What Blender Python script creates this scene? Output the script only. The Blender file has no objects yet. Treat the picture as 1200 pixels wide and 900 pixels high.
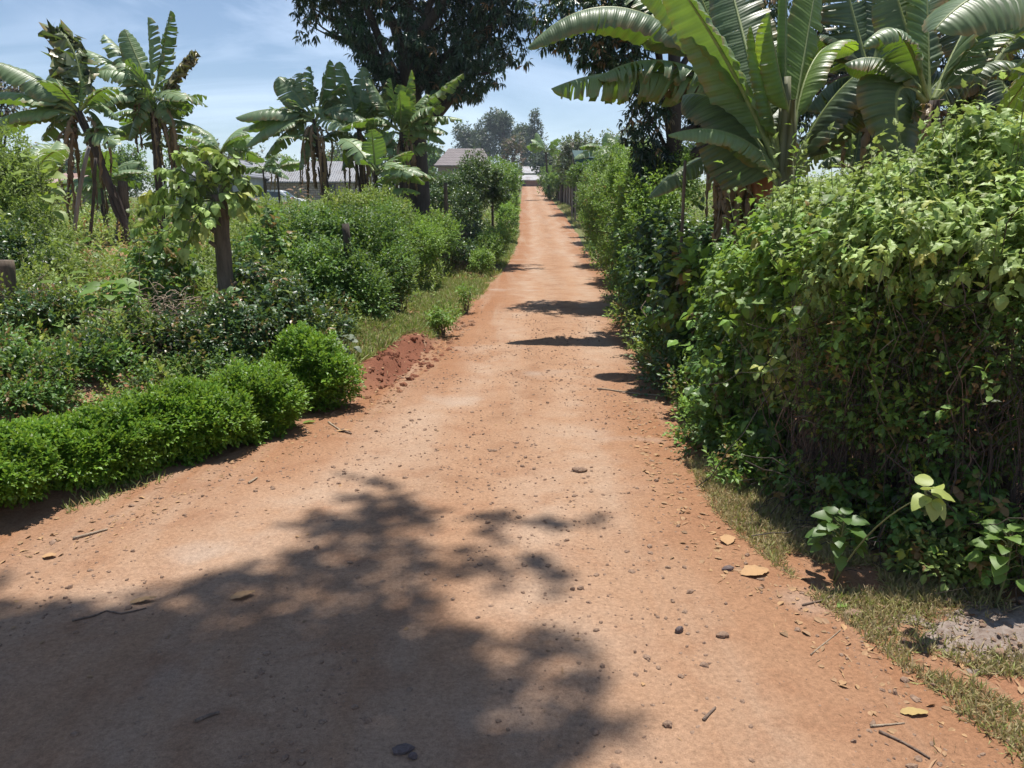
import bpy, math, random
import numpy as np
rng = np.random.default_rng(11)
random.seed(5)
C = bpy.context.scene.collection
R = math.radians

# ------------------------------------------------------------------ camera geometry
PITCH = math.atan(213/900.0); SP, CP = math.sin(PITCH), math.cos(PITCH); EYE = 1.6
def P(u, v, Y):
    """point at forward distance Y seen at (u, v) of the 1200 x 900 photograph"""
    a = (u-600)/900.0; b = (450-v)/900.0
    t = Y/(CP+b*SP)
    return np.array([a*t, Y, EYE+t*(-SP+b*CP)])
def G(u, v):
    """point of the flat ground seen at (u, v)"""
    a = (u-600)/900.0; b = (450-v)/900.0
    t = EYE/(SP-b*CP)
    return np.array([a*t, t*(CP+b*SP), 0.0])
def nrm(v):
    v = np.asarray(v, float)
    return v/np.maximum(np.linalg.norm(v, axis=-1, keepdims=True), 1e-9)
def ss(a, b, x):
    t = np.clip((np.asarray(x, float)-a)/(b-a), 0, 1); return t*t*(3-2*t)

def vnoise(p, seed=0):
    p = np.asarray(p, float); i = np.floor(p).astype(np.int64); f = p-i; f = f*f*(3-2*f)
    def h(dx, dy, dz):
        n = (i[..., 0]+dx)*73856093 ^ (i[..., 1]+dy)*19349663 ^ (i[..., 2]+dz)*83492791 ^ (seed*2654435761)
        n = (n ^ (n >> 13))*1274126177 & 0x7fffffff
        n = (n ^ (n >> 16)) & 0xffff
        return n/65535.0
    x, y, z = f[..., 0], f[..., 1], f[..., 2]
    c00 = h(0,0,0)*(1-x)+h(1,0,0)*x; c10 = h(0,1,0)*(1-x)+h(1,1,0)*x
    c01 = h(0,0,1)*(1-x)+h(1,0,1)*x; c11 = h(0,1,1)*(1-x)+h(1,1,1)*x
    return (c00*(1-y)+c10*y)*(1-z)+(c01*(1-y)+c11*y)*z
def fbm(x, y, s, seed=0, octv=4):
    r = 0; a = .5; q = s
    for k in range(octv):
        r = r+a*(vnoise(np.stack([x*q, y*q, np.zeros_like(x)+k*7.3], -1), seed+k)*2-1); a *= .5; q *= 2.07
    return r

# ------------------------------------------------------------------ road and terrain
LE = [(-300,-6),(-40,-6)]
_le = [G(u, v)[:2] for u, v in [(0,652),(120,604),(250,556),(345,512),(425,476),(514,402),(567,350),(600,300)]]
_re = [G(u, v)[:2] for u, v in [(1200,872),(1100,795),(1000,722),(900,642),(852,596),(806,525),(790,480),(775,430),(757,380),(738,345),(696,300)]]
LX = np.array([(-6.,-6.5),(1.,-4.6)]+[(p[1], p[0]) for p in _le]+[(36,.35),(45,.42),(67,.75),(106,1.35),(140,1.5)])
RX = np.array([(-6.,1.9),(1.,1.6)]+[(p[1], p[0]) for p in _re]+[(36,2.9),(45,3.05),(67,3.35),(106,4.0),(140,4.4)])
def xl(y): return np.interp(y, LX[:,0], LX[:,1])
def xr(y): return np.interp(y, RX[:,0], RX[:,1])
def zr(y):
    return np.interp(y, [-20,26,30,36,45,55,67,85,106,160,260,400,2000], [0,0,.08,.34,.86,1.3,1.85,2.7,3.6,5.0,6.0,6.5,6.5])
def T(x, y):
    x = np.asarray(x, float); y = np.asarray(y, float)
    dl = xl(y)-x; dr = x-xr(y)
    z = zr(y)*(1-.5*ss(5, 16, dl))
    off = .25+.85*ss(8.5, 13, y)
    far = 1-.8*ss(28, 50, y)
    hl = .42*ss(off, off+1.3, dl)+.40*ss(off+1.2, off+4.5, dl)
    cut = .20*ss(-.02, .24+.12*np.sin(y*5), dl)*ss(6.1, 6.8, y)*(1-ss(9., 11, y))*(1-ss(.5, 1.3, dl))*(.8+.5*fbm(x, y, 1.9, 57, 3))
    hr = .07*ss(.05, .9, dr)+.30*ss(1, 4, dr)
    z = z+hl*far+cut+hr*(1-.6*ss(40, 60, y))
    n = fbm(x, y, .9, 3, 4)
    z = z+n*.05*ss(-.2, 1.2, np.maximum(dl, dr))*(1+ss(5, 15, np.abs(x)))
    # worn surface of the road itself
    rut = fbm(x, y, .55, 21, 3)*.035+fbm(x, y, 2.6, 31, 4)*.016*np.where(y < 14, 1, .5)
    cx = (xl(y)+xr(y))/2; z = z+rut-.022*(np.exp(-((x-cx-.55+.1*np.sin(y*.5))/.16)**2)+np.exp(-((x-cx+.55+.1*np.sin(y*.4))/.16)**2))*(.5+fbm(x, y, .4, 44, 2))*ss(3, 6, y)+.012*np.abs(fbm(x*.6, y*2.2, 1.8, 47, 3))
    return z

# ------------------------------------------------------------------ object helpers
def tag(o, label=None, cat=None, group=None, kind=None):
    if label: o['label'] = label
    if cat: o['category'] = cat
    if group: o['group'] = group
    if kind: o['kind'] = kind
    return o
def empty(name, loc=(0,0,0), label=None, cat=None, group=None):
    o = bpy.data.objects.new(name, None); C.objects.link(o); o.location = [float(a) for a in loc]
    return tag(o, label, cat, group)
def link(name, me, parent=None):
    o = bpy.data.objects.new(name, me); C.objects.link(o)
    if parent is not None:
        o.parent = parent
        if parent.type == 'EMPTY': o.location = [-float(a) for a in parent.location]
    return o
def mesh(name, V, loops, counts, mats, parent=None, attrs=None, mi=None, smooth=False):
    me = bpy.data.meshes.new(name)
    V = np.asarray(V, np.float32); loops = np.asarray(loops, np.int32).ravel(); counts = np.asarray(counts, np.int32)
    me.vertices.add(len(V)); me.vertices.foreach_set('co', V.ravel())
    me.loops.add(len(loops)); me.loops.foreach_set('vertex_index', loops)
    me.polygons.add(len(counts))
    st = np.zeros(len(counts), np.int32); st[1:] = np.cumsum(counts)[:-1]
    me.polygons.foreach_set('loop_start', st)
    if not isinstance(mats, (list, tuple)): mats = [mats]
    for m in mats: me.materials.append(m)
    if mi is not None: me.polygons.foreach_set('material_index', np.asarray(mi, np.int32))
    me.polygons.foreach_set('use_smooth', np.full(len(counts), bool(smooth)))
    me.update(calc_edges=True)
    for k, a in (attrs or {}).items():
        at = me.attributes.new(k, 'FLOAT_COLOR', 'POINT')
        b = np.ones((len(V), 4), np.float32); b[:, :a.shape[1]] = a
        at.data.foreach_set('color', b.ravel())
    return link(name, me, parent)
class MB:
    """collects pieces that become one mesh"""
    def __init__(s): s.V = []; s.L = []; s.N = []; s.A = []; s.M = []; s.n = 0
    def add(s, V, loops, counts, tint=None, m=0):
        V = np.asarray(V, float); s.V.append(V); s.L.append(np.asarray(loops).ravel()+s.n); s.N.append(np.asarray(counts))
        if tint is None: tint = np.tile([.5, 0, 0], (len(V), 1))
        s.A.append(np.asarray(tint, float)); s.M.append(np.full(len(counts), m)); s.n += len(V)
    def build(s, name, mats, parent=None, smooth=False):
        return mesh(name, np.concatenate(s.V), np.concatenate(s.L), np.concatenate(s.N), mats, parent,
                    {'tint': np.concatenate(s.A)}, np.concatenate(s.M), smooth)
    def tube(s, pts, rad, k=6, m=0, cap=True, tint=None, wob=0):
        pts = np.asarray(pts, float); n = len(pts); rad = np.broadcast_to(np.asarray(rad, float), (n,))
        t = nrm(np.gradient(pts, axis=0))
        ref = np.array([0,0,1.]) if abs(t[0,2]) < .8 else np.array([1.,0,0])
        a = nrm(np.cross(t, ref)); b = np.cross(t, a)
        ph = np.arange(k)*2*math.pi/k
        rr = rad[:,None]*(1+(wob*rng.normal(size=(n,k)) if wob else 0))
        V = pts[:,None]+rr[...,None]*(np.cos(ph)[None,:,None]*a[:,None]+np.sin(ph)[None,:,None]*b[:,None])
        V = V.reshape(-1,3)
        i = np.arange(n-1)[:,None]*k; j = np.arange(k)[None]; j2 = (j+1)%k
        F = np.stack([i+j, i+j2, i+k+j2, i+k+j], -1).reshape(-1)
        L = list(F); N = [4]*((n-1)*k)
        if cap:
            L += list(range(k))[::-1]+list(range((n-1)*k, n*k)); N += [k, k]
        s.add(V, L, N, None if tint is None else np.tile(tint, (len(V),1)), m)
    def box(s, c, h, m=0, rz=0):
        c = np.asarray(c, float); h = np.asarray(h, float)
        q = np.array([[x,y,z] for x in (-1,1) for y in (-1,1) for z in (-1,1)])*h
        ca, sa = math.cos(rz), math.sin(rz)
        q = np.stack([q[:,0]*ca-q[:,1]*sa, q[:,0]*sa+q[:,1]*ca, q[:,2]], -1)+c
        s.add(q, [0,1,3,2, 4,6,7,5, 0,4,5,1, 2,3,7,6, 0,2,6,4, 1,5,7,3], [4]*6, None, m)
def bez(p0, p1, p2, n):
    t = np.linspace(0,1,n)[:,None]
    return (1-t)**2*np.asarray(p0)+2*t*(1-t)*np.asarray(p1)+t*t*np.asarray(p2)

# ------------------------------------------------------------------ materials
class NT:
    def __init__(s, name, world=False):
        s.m = bpy.data.worlds.new(name) if world else bpy.data.materials.new(name)
        s.m.use_nodes = True; s.t = s.m.node_tree; s.t.nodes.clear()
    def n(s, typ, ins=None, **kw):
        x = s.t.nodes.new(typ)
        for k, v in kw.items(): setattr(x, k, v)
        for k, v in (ins or {}).items():
            if isinstance(v, bpy.types.NodeSocket): s.t.links.new(v, x.inputs[k])
            else:
                if isinstance(v, (tuple, list)) and len(v) == 3 and x.inputs[k].type == 'RGBA': v = (*v, 1)
                x.inputs[k].default_value = v
        return x
    def math(s, op, a, b=0.0, clamp=False):
        return s.n('ShaderNodeMath', {0: a, 1: b}, operation=op, use_clamp=clamp).outputs[0]
    def mix(s, f, a, b, bt='MIX'):
        x = s.n('ShaderNodeMix', data_type='RGBA', blend_type=bt)
        for k, v in ((0, f), (6, a), (7, b)):
            if isinstance(v, bpy.types.NodeSocket): s.t.links.new(v, x.inputs[k])
            else: x.inputs[k].default_value = v if k == 0 else (*v, 1) if len(v) == 3 else v
        return x.outputs[2]
    def noise(s, vec, scale, detail=4, rough=.55, dist=0):
        return s.n('ShaderNodeTexNoise', {'Vector': vec, 'Scale': scale, 'Detail': detail, 'Roughness': rough, 'Distortion': dist})
    def ramp(s, f, stops):
        x = s.n('ShaderNodeValToRGB', {0: f}); r = x.color_ramp
        while len(r.elements) < len(stops): r.elements.new(.5)
        for e, (p, c) in zip(r.elements, stops):
            e.position = p; e.color = (c, c, c, 1) if isinstance(c, (int, float)) else (*c, 1)
        return x.outputs[0]
    def out(s, sh, vol=None):
        o = s.n('ShaderNodeOutputWorld' if isinstance(s.m, bpy.types.World) else 'ShaderNodeOutputMaterial')
        if sh is not None: s.t.links.new(sh, o.inputs['Surface'])
        if vol is not None: s.t.links.new(vol, o.inputs['Volume'])
        return s.m
def pos(nt): return nt.n('ShaderNodeNewGeometry').outputs['Position']

def leafmat(name, col, yel=(.34,.38,.05), dry=(.30,.17,.07), trans=.35, rough=.45, tcol=None, spec=.5):
    nt = NT(name)
    at = nt.n('ShaderNodeAttribute', attribute_name='tint'); sp = nt.n('ShaderNodeSeparateColor', {0: at.outputs['Color']})
    r, g, b = sp.outputs
    k = nt.math('ADD', nt.math('MULTIPLY', r, 1.0), .5)
    c = nt.n('ShaderNodeVectorMath', {0: col, 3: k}, operation='SCALE').outputs[0]
    c = nt.mix(g, c, yel); c = nt.mix(b, c, dry)
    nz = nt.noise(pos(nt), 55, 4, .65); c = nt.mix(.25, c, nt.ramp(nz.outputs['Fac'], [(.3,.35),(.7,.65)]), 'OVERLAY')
    p = nt.n('ShaderNodeBsdfPrincipled', {'Base Color': c, 'Roughness': rough, 'Specular IOR Level': spec})
    tc = nt.mix(.5, c, nt.mix(b, tcol or (.30,.42,.04), dry))
    tr = nt.n('ShaderNodeBsdfTranslucent', {'Color': tc})
    mx = nt.n('ShaderNodeMixShader', {0: trans, 1: p.outputs[0], 2: tr.outputs[0]})
    return nt.out(mx.outputs[0])
M = {}
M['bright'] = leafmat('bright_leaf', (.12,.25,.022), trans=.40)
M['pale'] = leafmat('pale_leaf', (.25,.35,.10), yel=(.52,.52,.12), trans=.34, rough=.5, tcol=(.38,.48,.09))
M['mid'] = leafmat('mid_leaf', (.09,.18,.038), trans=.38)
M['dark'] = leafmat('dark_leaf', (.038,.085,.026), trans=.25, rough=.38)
M['vine'] = leafmat('vine_leaf', (.16,.28,.05), trans=.42, rough=.5)
M['weed'] = leafmat('weed_leaf', (.19,.26,.07), trans=.38, rough=.55)
M['mango'] = leafmat('mango_leaf', (.028,.060,.022), trans=.14, rough=.32, tcol=(.10,.20,.02))
M['silver'] = leafmat('silver_leaf', (.15,.18,.12), trans=.22, rough=.55, dry=(.24,.2,.16))
M['euc'] = leafmat('eucalyptus_leaf', (.045,.075,.045), trans=.15)
M['grey'] = leafmat('grey_leaf', (.13,.12,.09), trans=.2, rough=.6, dry=(.25,.17,.14))
M['grass'] = leafmat('grass_blade', (.22,.30,.08), yel=(.38,.36,.12), dry=(.42,.32,.18), trans=.3, rough=.6)
M['litter'] = leafmat('litter', (.20,.12,.07), dry=(.42,.25,.12), trans=.05, rough=.8)

def bananamat(name, col, back, tc, trans, rough=.42):
    nt = NT(name)
    at = nt.n('ShaderNodeAttribute', attribute_name='tint'); sp = nt.n('ShaderNodeSeparateColor', {0: at.outputs['Color']})
    uv = nt.n('ShaderNodeAttribute', attribute_name='luv'); su = nt.n('ShaderNodeSeparateColor', {0: uv.outputs['Color']})
    u, v = su.outputs[0], su.outputs[1]
    r, g, b = sp.outputs
    vein = nt.math('SINE', nt.math('MULTIPLY', u, 420.0))
    vein2 = nt.math('SINE', nt.math('MULTIPLY', u, 93.0))
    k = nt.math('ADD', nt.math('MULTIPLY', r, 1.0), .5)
    k = nt.math('ADD', k, nt.math('MULTIPLY', vein, .06)); k = nt.math('ADD', k, nt.math('MULTIPLY', vein2, .03)); k = nt.math('ADD', k, nt.math('MULTIPLY', nt.math('SUBTRACT', nt.noise(pos(nt), 5, 3).outputs['Fac'], .5), .9))
    bf = nt.n('ShaderNodeNewGeometry').outputs['Backfacing']
    c0 = nt.mix(bf, col, back)
    c = nt.n('ShaderNodeVectorMath', {0: c0, 3: k}, operation='SCALE').outputs[0]
    c = nt.mix(g, c, (.34,.36,.04))
    # dry margins and blotches
    nz = nt.noise(pos(nt), 9, 4)
    e = nt.math('MULTIPLY', nt.ramp(v, [(.72,0),(1,1)]), nt.ramp(nz.outputs['Fac'], [(.42,0),(.56,1)]))
    c = nt.mix(nt.math('MULTIPLY', e, .85), c, (.28,.17,.07))
    c = nt.mix(b, c, nt.mix(nz.outputs['Fac'], (.16,.09,.05), (.44,.30,.17)))
    rib = nt.ramp(v, [(.03,1),(.07,0)])
    c = nt.mix(nt.math('MULTIPLY', rib, .5), c, (.25,.30,.10))
    bp = nt.n('ShaderNodeBump', {'Strength': .3, 'Distance': .003, 'Height': nt.math('ADD', vein, vein2)})
    p = nt.n('ShaderNodeBsdfPrincipled', {'Base Color': c, 'Roughness': rough, 'Specular IOR Level': .5, 'Normal': bp.outputs[0]})
    tr = nt.n('ShaderNodeBsdfTranslucent', {'Color': nt.mix(nt.math('MULTIPLY', b, .9), nt.n('ShaderNodeVectorMath', {0: tc, 3: k}, operation='SCALE').outputs[0], (.2,.10,.03))})
    mx = nt.n('ShaderNodeMixShader', {0: trans, 1: p.outputs[0], 2: tr.outputs[0]})
    return nt.out(mx.outputs[0])
M['banana'] = bananamat('banana_blade', (.10,.155,.062), (.12,.175,.085), (.20,.34,.03), .21, .42)
M['banana_y'] = bananamat('young_banana_blade', (.11,.18,.04), (.14,.22,.07), (.30,.46,.03), .34, .38)

def barkmat(name, a, b, sc=6, zs=.18, rough=.85, bump=.6):
    nt = NT(name); q = nt.n('ShaderNodeVectorMath', {0: pos(nt), 1: (1,1,zs)}, operation='MULTIPLY').outputs[0]
    n1 = nt.noise(q, sc*4, 5, .65, .6); n2 = nt.noise(pos(nt), sc*.7, 3)
    c = nt.mix(nt.ramp(n1.outputs['Fac'], [(.35,0),(.65,1)]), a, b)
    c = nt.mix(nt.math('MULTIPLY', n2.outputs['Fac'], .6), c, tuple(x*.55 for x in a))
    bp = nt.n('ShaderNodeBump', {'Strength': bump, 'Distance': .015, 'Height': n1.outputs['Fac']})
    return nt.out(nt.n('ShaderNodeBsdfPrincipled', {'Base Color': c, 'Roughness': rough, 'Normal': bp.outputs[0]}).outputs[0])
M['bark'] = barkmat('dark_bark', (.045,.034,.026), (.10,.08,.062))
M['stump'] = barkmat('stump_bark', (.10,.072,.05), (.22,.165,.12))
M['twig'] = barkmat('twig', (.13,.085,.06), (.28,.20,.15), 12, .5)
M['paletwig'] = barkmat('pale_twig', (.30,.22,.15), (.48,.38,.27), 12, .5)
M['stem'] = barkmat('pseudostem', (.12,.13,.055), (.24,.24,.13), 3, .08, .6, .3)
M['stemb'] = barkmat('brown_pseudostem', (.05,.035,.028), (.13,.09,.065), 3, .08, .75, .5)
M['rust'] = barkmat('rusty_sheath', (.24,.085,.035), (.42,.18,.08), 3, .08, .7, .4)
M['rib'] = barkmat('midrib', (.20,.26,.08), (.33,.38,.15), 4, 1, .5, .1)
M['cane'] = barkmat('green_stem', (.10,.13,.045), (.18,.20,.08), 8, .6, .6, .2)
M['dryfib'] = barkmat('dry_fibre', (.16,.10,.06), (.38,.27,.17), 5, .1, .8, .6)
M['wood'] = barkmat('weathered_wood', (.20,.17,.15), (.38,.34,.31), 3, .05, .85, .5)
M['stone'] = barkmat('stone', (.22,.13,.085), (.40,.27,.185), 20, 1, .9, .5)
M['stonedark'] = barkmat('dark_stone', (.11,.075,.07), (.20,.15,.14), 20, 1, .8, .5)

def soilmat(name, road):
    nt = NT(name); q = pos(nt)
    big = nt.noise(q, .7, 4, .6).outputs['Fac']; mid = nt.noise(q, 3.5, 5, .6, .4).outputs['Fac']
    fine = nt.noise(q, 55, 6, .75).outputs['Fac']; grit = nt.noise(q, 260, 3, .7).outputs['Fac']
    if road:
        ed = nt.n('ShaderNodeSeparateColor', {0: nt.n('ShaderNodeAttribute', attribute_name='edge').outputs['Color']}).outputs[0]
        ee = nt.math('ADD', ed, nt.math('MULTIPLY', nt.math('SUBTRACT', big, .5), .9))
        c = nt.mix(nt.ramp(ee, [(.10,0),(.85,1)]), (.275,.135,.070), (.345,.205,.125))
        sep = nt.n('ShaderNodeSeparateXYZ', {0: q})
        # packed wheel tracks running along the road
        st = nt.n('ShaderNodeVectorMath', {0: q, 1: (1.6,.14,0)}, operation='MULTIPLY').outputs[0]
        tr = nt.noise(st, 1.3, 4, .55, .5).outputs['Fac']
        c = nt.mix(nt.ramp(tr, [(.48,0),(.68,.75)]), c, (.36,.25,.175))
        c = nt.mix(nt.ramp(mid, [(.5,0),(.72,.55)]), c, (.25,.12,.065))
        tt = nt.n('ShaderNodeSeparateColor', {0: nt.n('ShaderNodeAttribute', attribute_name='edge').outputs['Color']}).outputs[1]
        tt = nt.math('ADD', tt, nt.math('MULTIPLY', nt.math('SUBTRACT', nt.noise(q, .45, 2).outputs['Fac'], .5), .35))
        wv = nt.math('MULTIPLY', nt.math('ABSOLUTE', nt.math('SUBTRACT', nt.math('ABSOLUTE', nt.math('SUBTRACT', tt, .5)), .20)), 9.0)
        brk = nt.noise(q, 2.2, 5, .65).outputs['Fac']
        c = nt.mix(nt.math('MULTIPLY', nt.ramp(wv, [(.15,1),(1.,0)]), nt.ramp(brk, [(.35,0),(.6,.7)])), c, (.40,.285,.205))
        mid_ = nt.math('MULTIPLY', nt.math('ABSOLUTE', nt.math('SUBTRACT', tt, .5)), 9.0)
        c = nt.mix(nt.math('MULTIPLY', nt.ramp(mid_, [(.1,1),(1.,0)]), nt.ramp(brk, [(.45,0),(.62,.6)])), c, (.24,.13,.075))
        pw = nt.noise(q, 1.1, 3, .5).outputs['Fac']
        c = nt.mix(nt.ramp(pw, [(.62,0),(.74,.55)]), c, (.40,.32,.26))
    else:
        c = nt.mix(nt.ramp(big, [(.35,0),(.65,1)]), (.30,.15,.083), (.35,.215,.14))
        c = nt.mix(nt.ramp(mid, [(.45,0),(.7,.8)]), c, (.22,.10,.055))
    if not road:
        dg = nt.n('ShaderNodeVectorMath', {0: q, 1: (0,0,0)}, operation='DISTANCE').outputs['Value']
        c = nt.mix(nt.ramp(nt.math('ADD', nt.math('MULTIPLY', dg, .02), nt.math('MULTIPLY', big, .3)), [(.40,0),(.65,.85)]), c, (.11,.14,.05))
        dd = nt.n('ShaderNodeVectorMath', {0: q, 1: (-1.10,7.6,.1)}, operation='DISTANCE').outputs['Value']
        c = nt.mix(nt.ramp(nt.math('MULTIPLY', nt.math('ADD', dd, nt.math('MULTIPLY', mid, .8)), .33), [(.35,.9),(.62,0)]), c, (.185,.068,.040))
    c = nt.mix(.75, c, nt.ramp(fine, [(.25,.26),(.75,.74)]), 'OVERLAY')
    c = nt.mix(.5, c, nt.ramp(grit, [(.3,.3),(.7,.7)]), 'OVERLAY')
    h = nt.math('ADD', nt.math('MULTIPLY', fine, .8), nt.math('ADD', nt.math('MULTIPLY', grit, .25), nt.math('MULTIPLY', mid, 2.0)))
    bp = nt.n('ShaderNodeBump', {'Strength': .75, 'Distance': .012, 'Height': h})
    return nt.out(nt.n('ShaderNodeBsdfPrincipled', {'Base Color': c, 'Roughness': .92, 'Specular IOR Level': .15, 'Normal': bp.outputs[0]}).outputs[0])
M['road'] = soilmat('road_dirt', True); M['soil'] = soilmat('garden_soil', False)

def flat(name, col, rough=.6, var=.25, sc=3, metal=0):
    nt = NT(name); n = nt.noise(pos(nt), sc, 4).outputs['Fac']
    c = nt.mix(var, col, nt.ramp(n, [(.3,.25),(.7,.75)]), 'OVERLAY')
    return nt.out(nt.n('ShaderNodeBsdfPrincipled', {'Base Color': c, 'Roughness': rough, 'Metallic': metal}).outputs[0])
def blockmat(name, a, b, mortar, sc=1.0, w=.4, h=.2):
    nt = NT(name); q = nt.n('ShaderNodeSeparateXYZ', {0: pos(nt)})
    v = nt.n('ShaderNodeCombineXYZ', {0: nt.math('ADD', q.outputs[0], q.outputs[1]), 1: q.outputs[2]})
    br = nt.n('ShaderNodeTexBrick', {'Vector': v.outputs[0], 'Color1': a, 'Color2': b, 'Mortar': mortar, 'Scale': sc, 'Mortar Size': .025, 'Brick Width': w, 'Row Height': h})
    return nt.out(nt.n('ShaderNodeBsdfPrincipled', {'Base Color': br.outputs[0], 'Roughness': .9}).outputs[0])
def tinmat(name, a, b, freq, axis=0):
    nt = NT(name); q = nt.n('ShaderNodeSeparateXYZ', {0: pos(nt)})
    w = nt.math('SINE', nt.math('MULTIPLY', q.outputs[axis], freq))
    n = nt.noise(pos(nt), .8, 4).outputs['Fac']
    c = nt.mix(nt.ramp(n, [(.45,0),(.6,1)]), a, b)
    bp = nt.n('ShaderNodeBump', {'Strength': 1.0, 'Distance': .03, 'Height': w})
    return nt.out(nt.n('ShaderNodeBsdfPrincipled', {'Base Color': c, 'Roughness': .45, 'Metallic': .2, 'Normal': bp.outputs[0]}).outputs[0])

# ------------------------------------------------------------------ leaf templates
def template(ws, ts=None, fold=.22, curl=.25, wave=0):
    n = len(ws)+1
    ts = np.linspace(0,1,n+1) if ts is None else np.array([0]+list(ts)+[1])
    V = []; idx = {}
    def z(x, t): return fold*abs(x)-curl*t*t
    for i in range(n+1): idx['m',i] = len(V); V.append((0, ts[i], z(0, ts[i])))
    for s, k in ((1,'r'),(-1,'l')):
        idx[k,0] = idx['m',0]; idx[k,n] = idx['m',n]
        for i in range(1,n):
            idx[k,i] = len(V); w = ws[i-1]; V.append((s*w, ts[i], z(w, ts[i])+wave*(-1)**i*w))
    L = []; N = []
    for i in range(n):
        for k in 'rl':
            q = [idx['m',i], idx[k,i], idx[k,i+1], idx['m',i+1]]
            if k == 'l': q = q[::-1]
            q = list(dict.fromkeys(q))
            L += q; N.append(len(q))
    return np.array(V, float), np.array(L), np.array(N)
TP = dict(
    tiny=template([.30], fold=.2, curl=.1),
    oval=template([.26,.24], fold=.25, curl=.2),
    broad=template([.30,.40,.26], ts=[.18,.42,.75], fold=.2, curl=.35, wave=.06),
    lobed=template([.18,.34,.17,.25,.08], ts=[.1,.3,.42,.62,.8], fold=.18, curl=.4, wave=.08),
    heart=template([.24,.38,.44,.42,.34,.24,.12], ts=[.03,.12,.28,.45,.62,.78,.91], fold=.16, curl=.42, wave=.05),
    long=template([.13,.12], fold=.3, curl=.35),
    blade=template([.035,.03], fold=.3, curl=.45))
def place(tp, p, d, up, size, tint, wid=1.0):
    V0, L0, N0 = TP[tp]; n = len(p); k = len(V0)
    y = nrm(d); x = nrm(np.cross(y, up)); z = np.cross(x, y)
    s = np.broadcast_to(np.asarray(size, float), (n,))[:,None,None]
    V = p[:,None]+s*(V0[None,:,0:1]*wid*x[:,None]+V0[None,:,1:2]*y[:,None]+V0[None,:,2:3]*z[:,None])
    L = (L0[None]+np.arange(n)[:,None]*k).ravel()
    return V.reshape(-1,3), L, np.tile(N0, n), np.repeat(tint, k, 0)

def sprigs(mb, a, d, L, n, tp, size, alpha=(75,25), droop=.3, tint=None, var=.25, yel=0., dry=0., wid=1.0, tipyel=0.):
    S = len(a); d = nrm(d)
    ref = nrm(rng.normal(size=(S,3))); e1 = nrm(np.cross(d, ref)); e2 = np.cross(d, e1)
    base = rng.uniform(0, 6.28, S); shade = rng.normal(0, var*.75, S)+(vnoise(a/(size*5.5), 5)-.5)*var*2.2; sy = (rng.random(S) < yel)*rng.uniform(.3,1,S); sd = (rng.random(S) < dry)*rng.uniform(.5,1,S)  # leaf and clump tones spread wide to paint in sunlit against dark contrast
    L = np.broadcast_to(L, (S,))
    PP, DD, UU, SS, TT = [], [], [], [], []
    for j in range(n):
        t = (j+.6)/n; ph = base+j*2.4+rng.normal(0,.3,S)
        r = np.cos(ph)[:,None]*e1+np.sin(ph)[:,None]*e2
        al = R(alpha[0]+(alpha[1]-alpha[0])*t)+rng.normal(0,.15,S)
        dd = np.cos(al)[:,None]*d+np.sin(al)[:,None]*r+np.array([0,0,-1.])*(droop*rng.uniform(.5,1.5,S))[:,None]
        PP.append(a+d*(L*t)[:,None]); DD.append(nrm(dd)); UU.append(nrm(d*.35+np.array([0,0,1.0])+rng.normal(0,.30,(S,3))))
        SS.append(size*rng.uniform(.6,1.25,S)*(1-.25*t))
        tt = np.zeros((S,3)); tt[:,0] = np.clip(.5+shade+rng.normal(0,var*.6,S)+.12*t, -.25, 1.5); tt[:,1] = np.clip(sy+tipyel*t*rng.random(S), 0, 1); tt[:,2] = sd
        TT.append(tt)
    V, LL, N, A = place(tp, np.concatenate(PP), np.concatenate(DD), np.concatenate(UU), np.concatenate(SS), np.concatenate(TT), wid)
    mb.add(V, LL, N, A)

# kinds of foliage: template, leaf size, leaves per sprig, sprig length (x leaf), angles, droop, colour variation
K = dict(
    privet=('oval', .036, 6, 2.2, (70,20), .0, .25),
    small=('oval', .045, 6, 2.4, (75,25), .15, .3),
    weed=('oval', .050, 7, 3.0, (70,15), .1, .35),
    broad=('broad', .085, 5, 1.6, (80,35), .45, .3),
    lobed=('lobed', .11, 5, 1.3, (85,40), .55, .3),
    big=('broad', .15, 5, 1.0, (80,40), .6, .3),
    mango=('long', .17, 8, .7, (85,25), .75, .35),
    far=('tiny', .10, 6, 1.3, (80,20), .2, .35),
    tree=('oval', .09, 7, 1.6, (80,20), .3, .35))
def blob_sprigs(blobs, S, rough=.3, inner=.35, upd=.5, zmin=None, seed=0, freq=2.2, crev=6.):
    B = np.array(blobs, float)
    w = (B[:,3]*B[:,4]+B[:,3]*B[:,5]+B[:,4]*B[:,5]); w /= w.sum()
    k = rng.choice(len(B), S, p=w); c = B[k,:3]; r = B[k,3:6]
    u = nrm(rng.normal(size=(S,3)))
    inn = rng.random(S) < inner
    f = np.where(inn, rng.uniform(.35,.9,S), 1-np.abs(rng.normal(0,.08,S)))
    q = c+u*r
    nz = vnoise(q*freq/ max(.3, float(np.mean(r))) *.6, seed)*2-1+.6*(vnoise(q*freq*2.3/max(.3, float(np.mean(r)))*.6, seed+3)*2-1)
    hf = vnoise(q*crev, seed+9); f = f*(1+rough*nz)*(1-.34*ss(.45,.75,hf))
    p = c+u*r*f[:,None]
    keep = np.ones(S, bool)
    for j, b in enumerate(B):
        dd = (((p-b[:3])/b[3:6])**2).sum(1)
        keep &= ~((dd < .30) & (k != j) & ~inn)
    z = T(p[:,0], p[:,1]) if zmin is None else zmin
    keep &= p[:,2] > z+.01
    n = nrm(u/r)
    d = nrm(n*.8+np.array([0,0,upd])+rng.normal(0,.35,(S,3)))
    return p[keep], d[keep]
def area(blobs):
    B = np.array(blobs, float); return 4.2*((B[:,3]*B[:,4]+B[:,3]*B[:,5]+B[:,4]*B[:,5])).sum()
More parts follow.
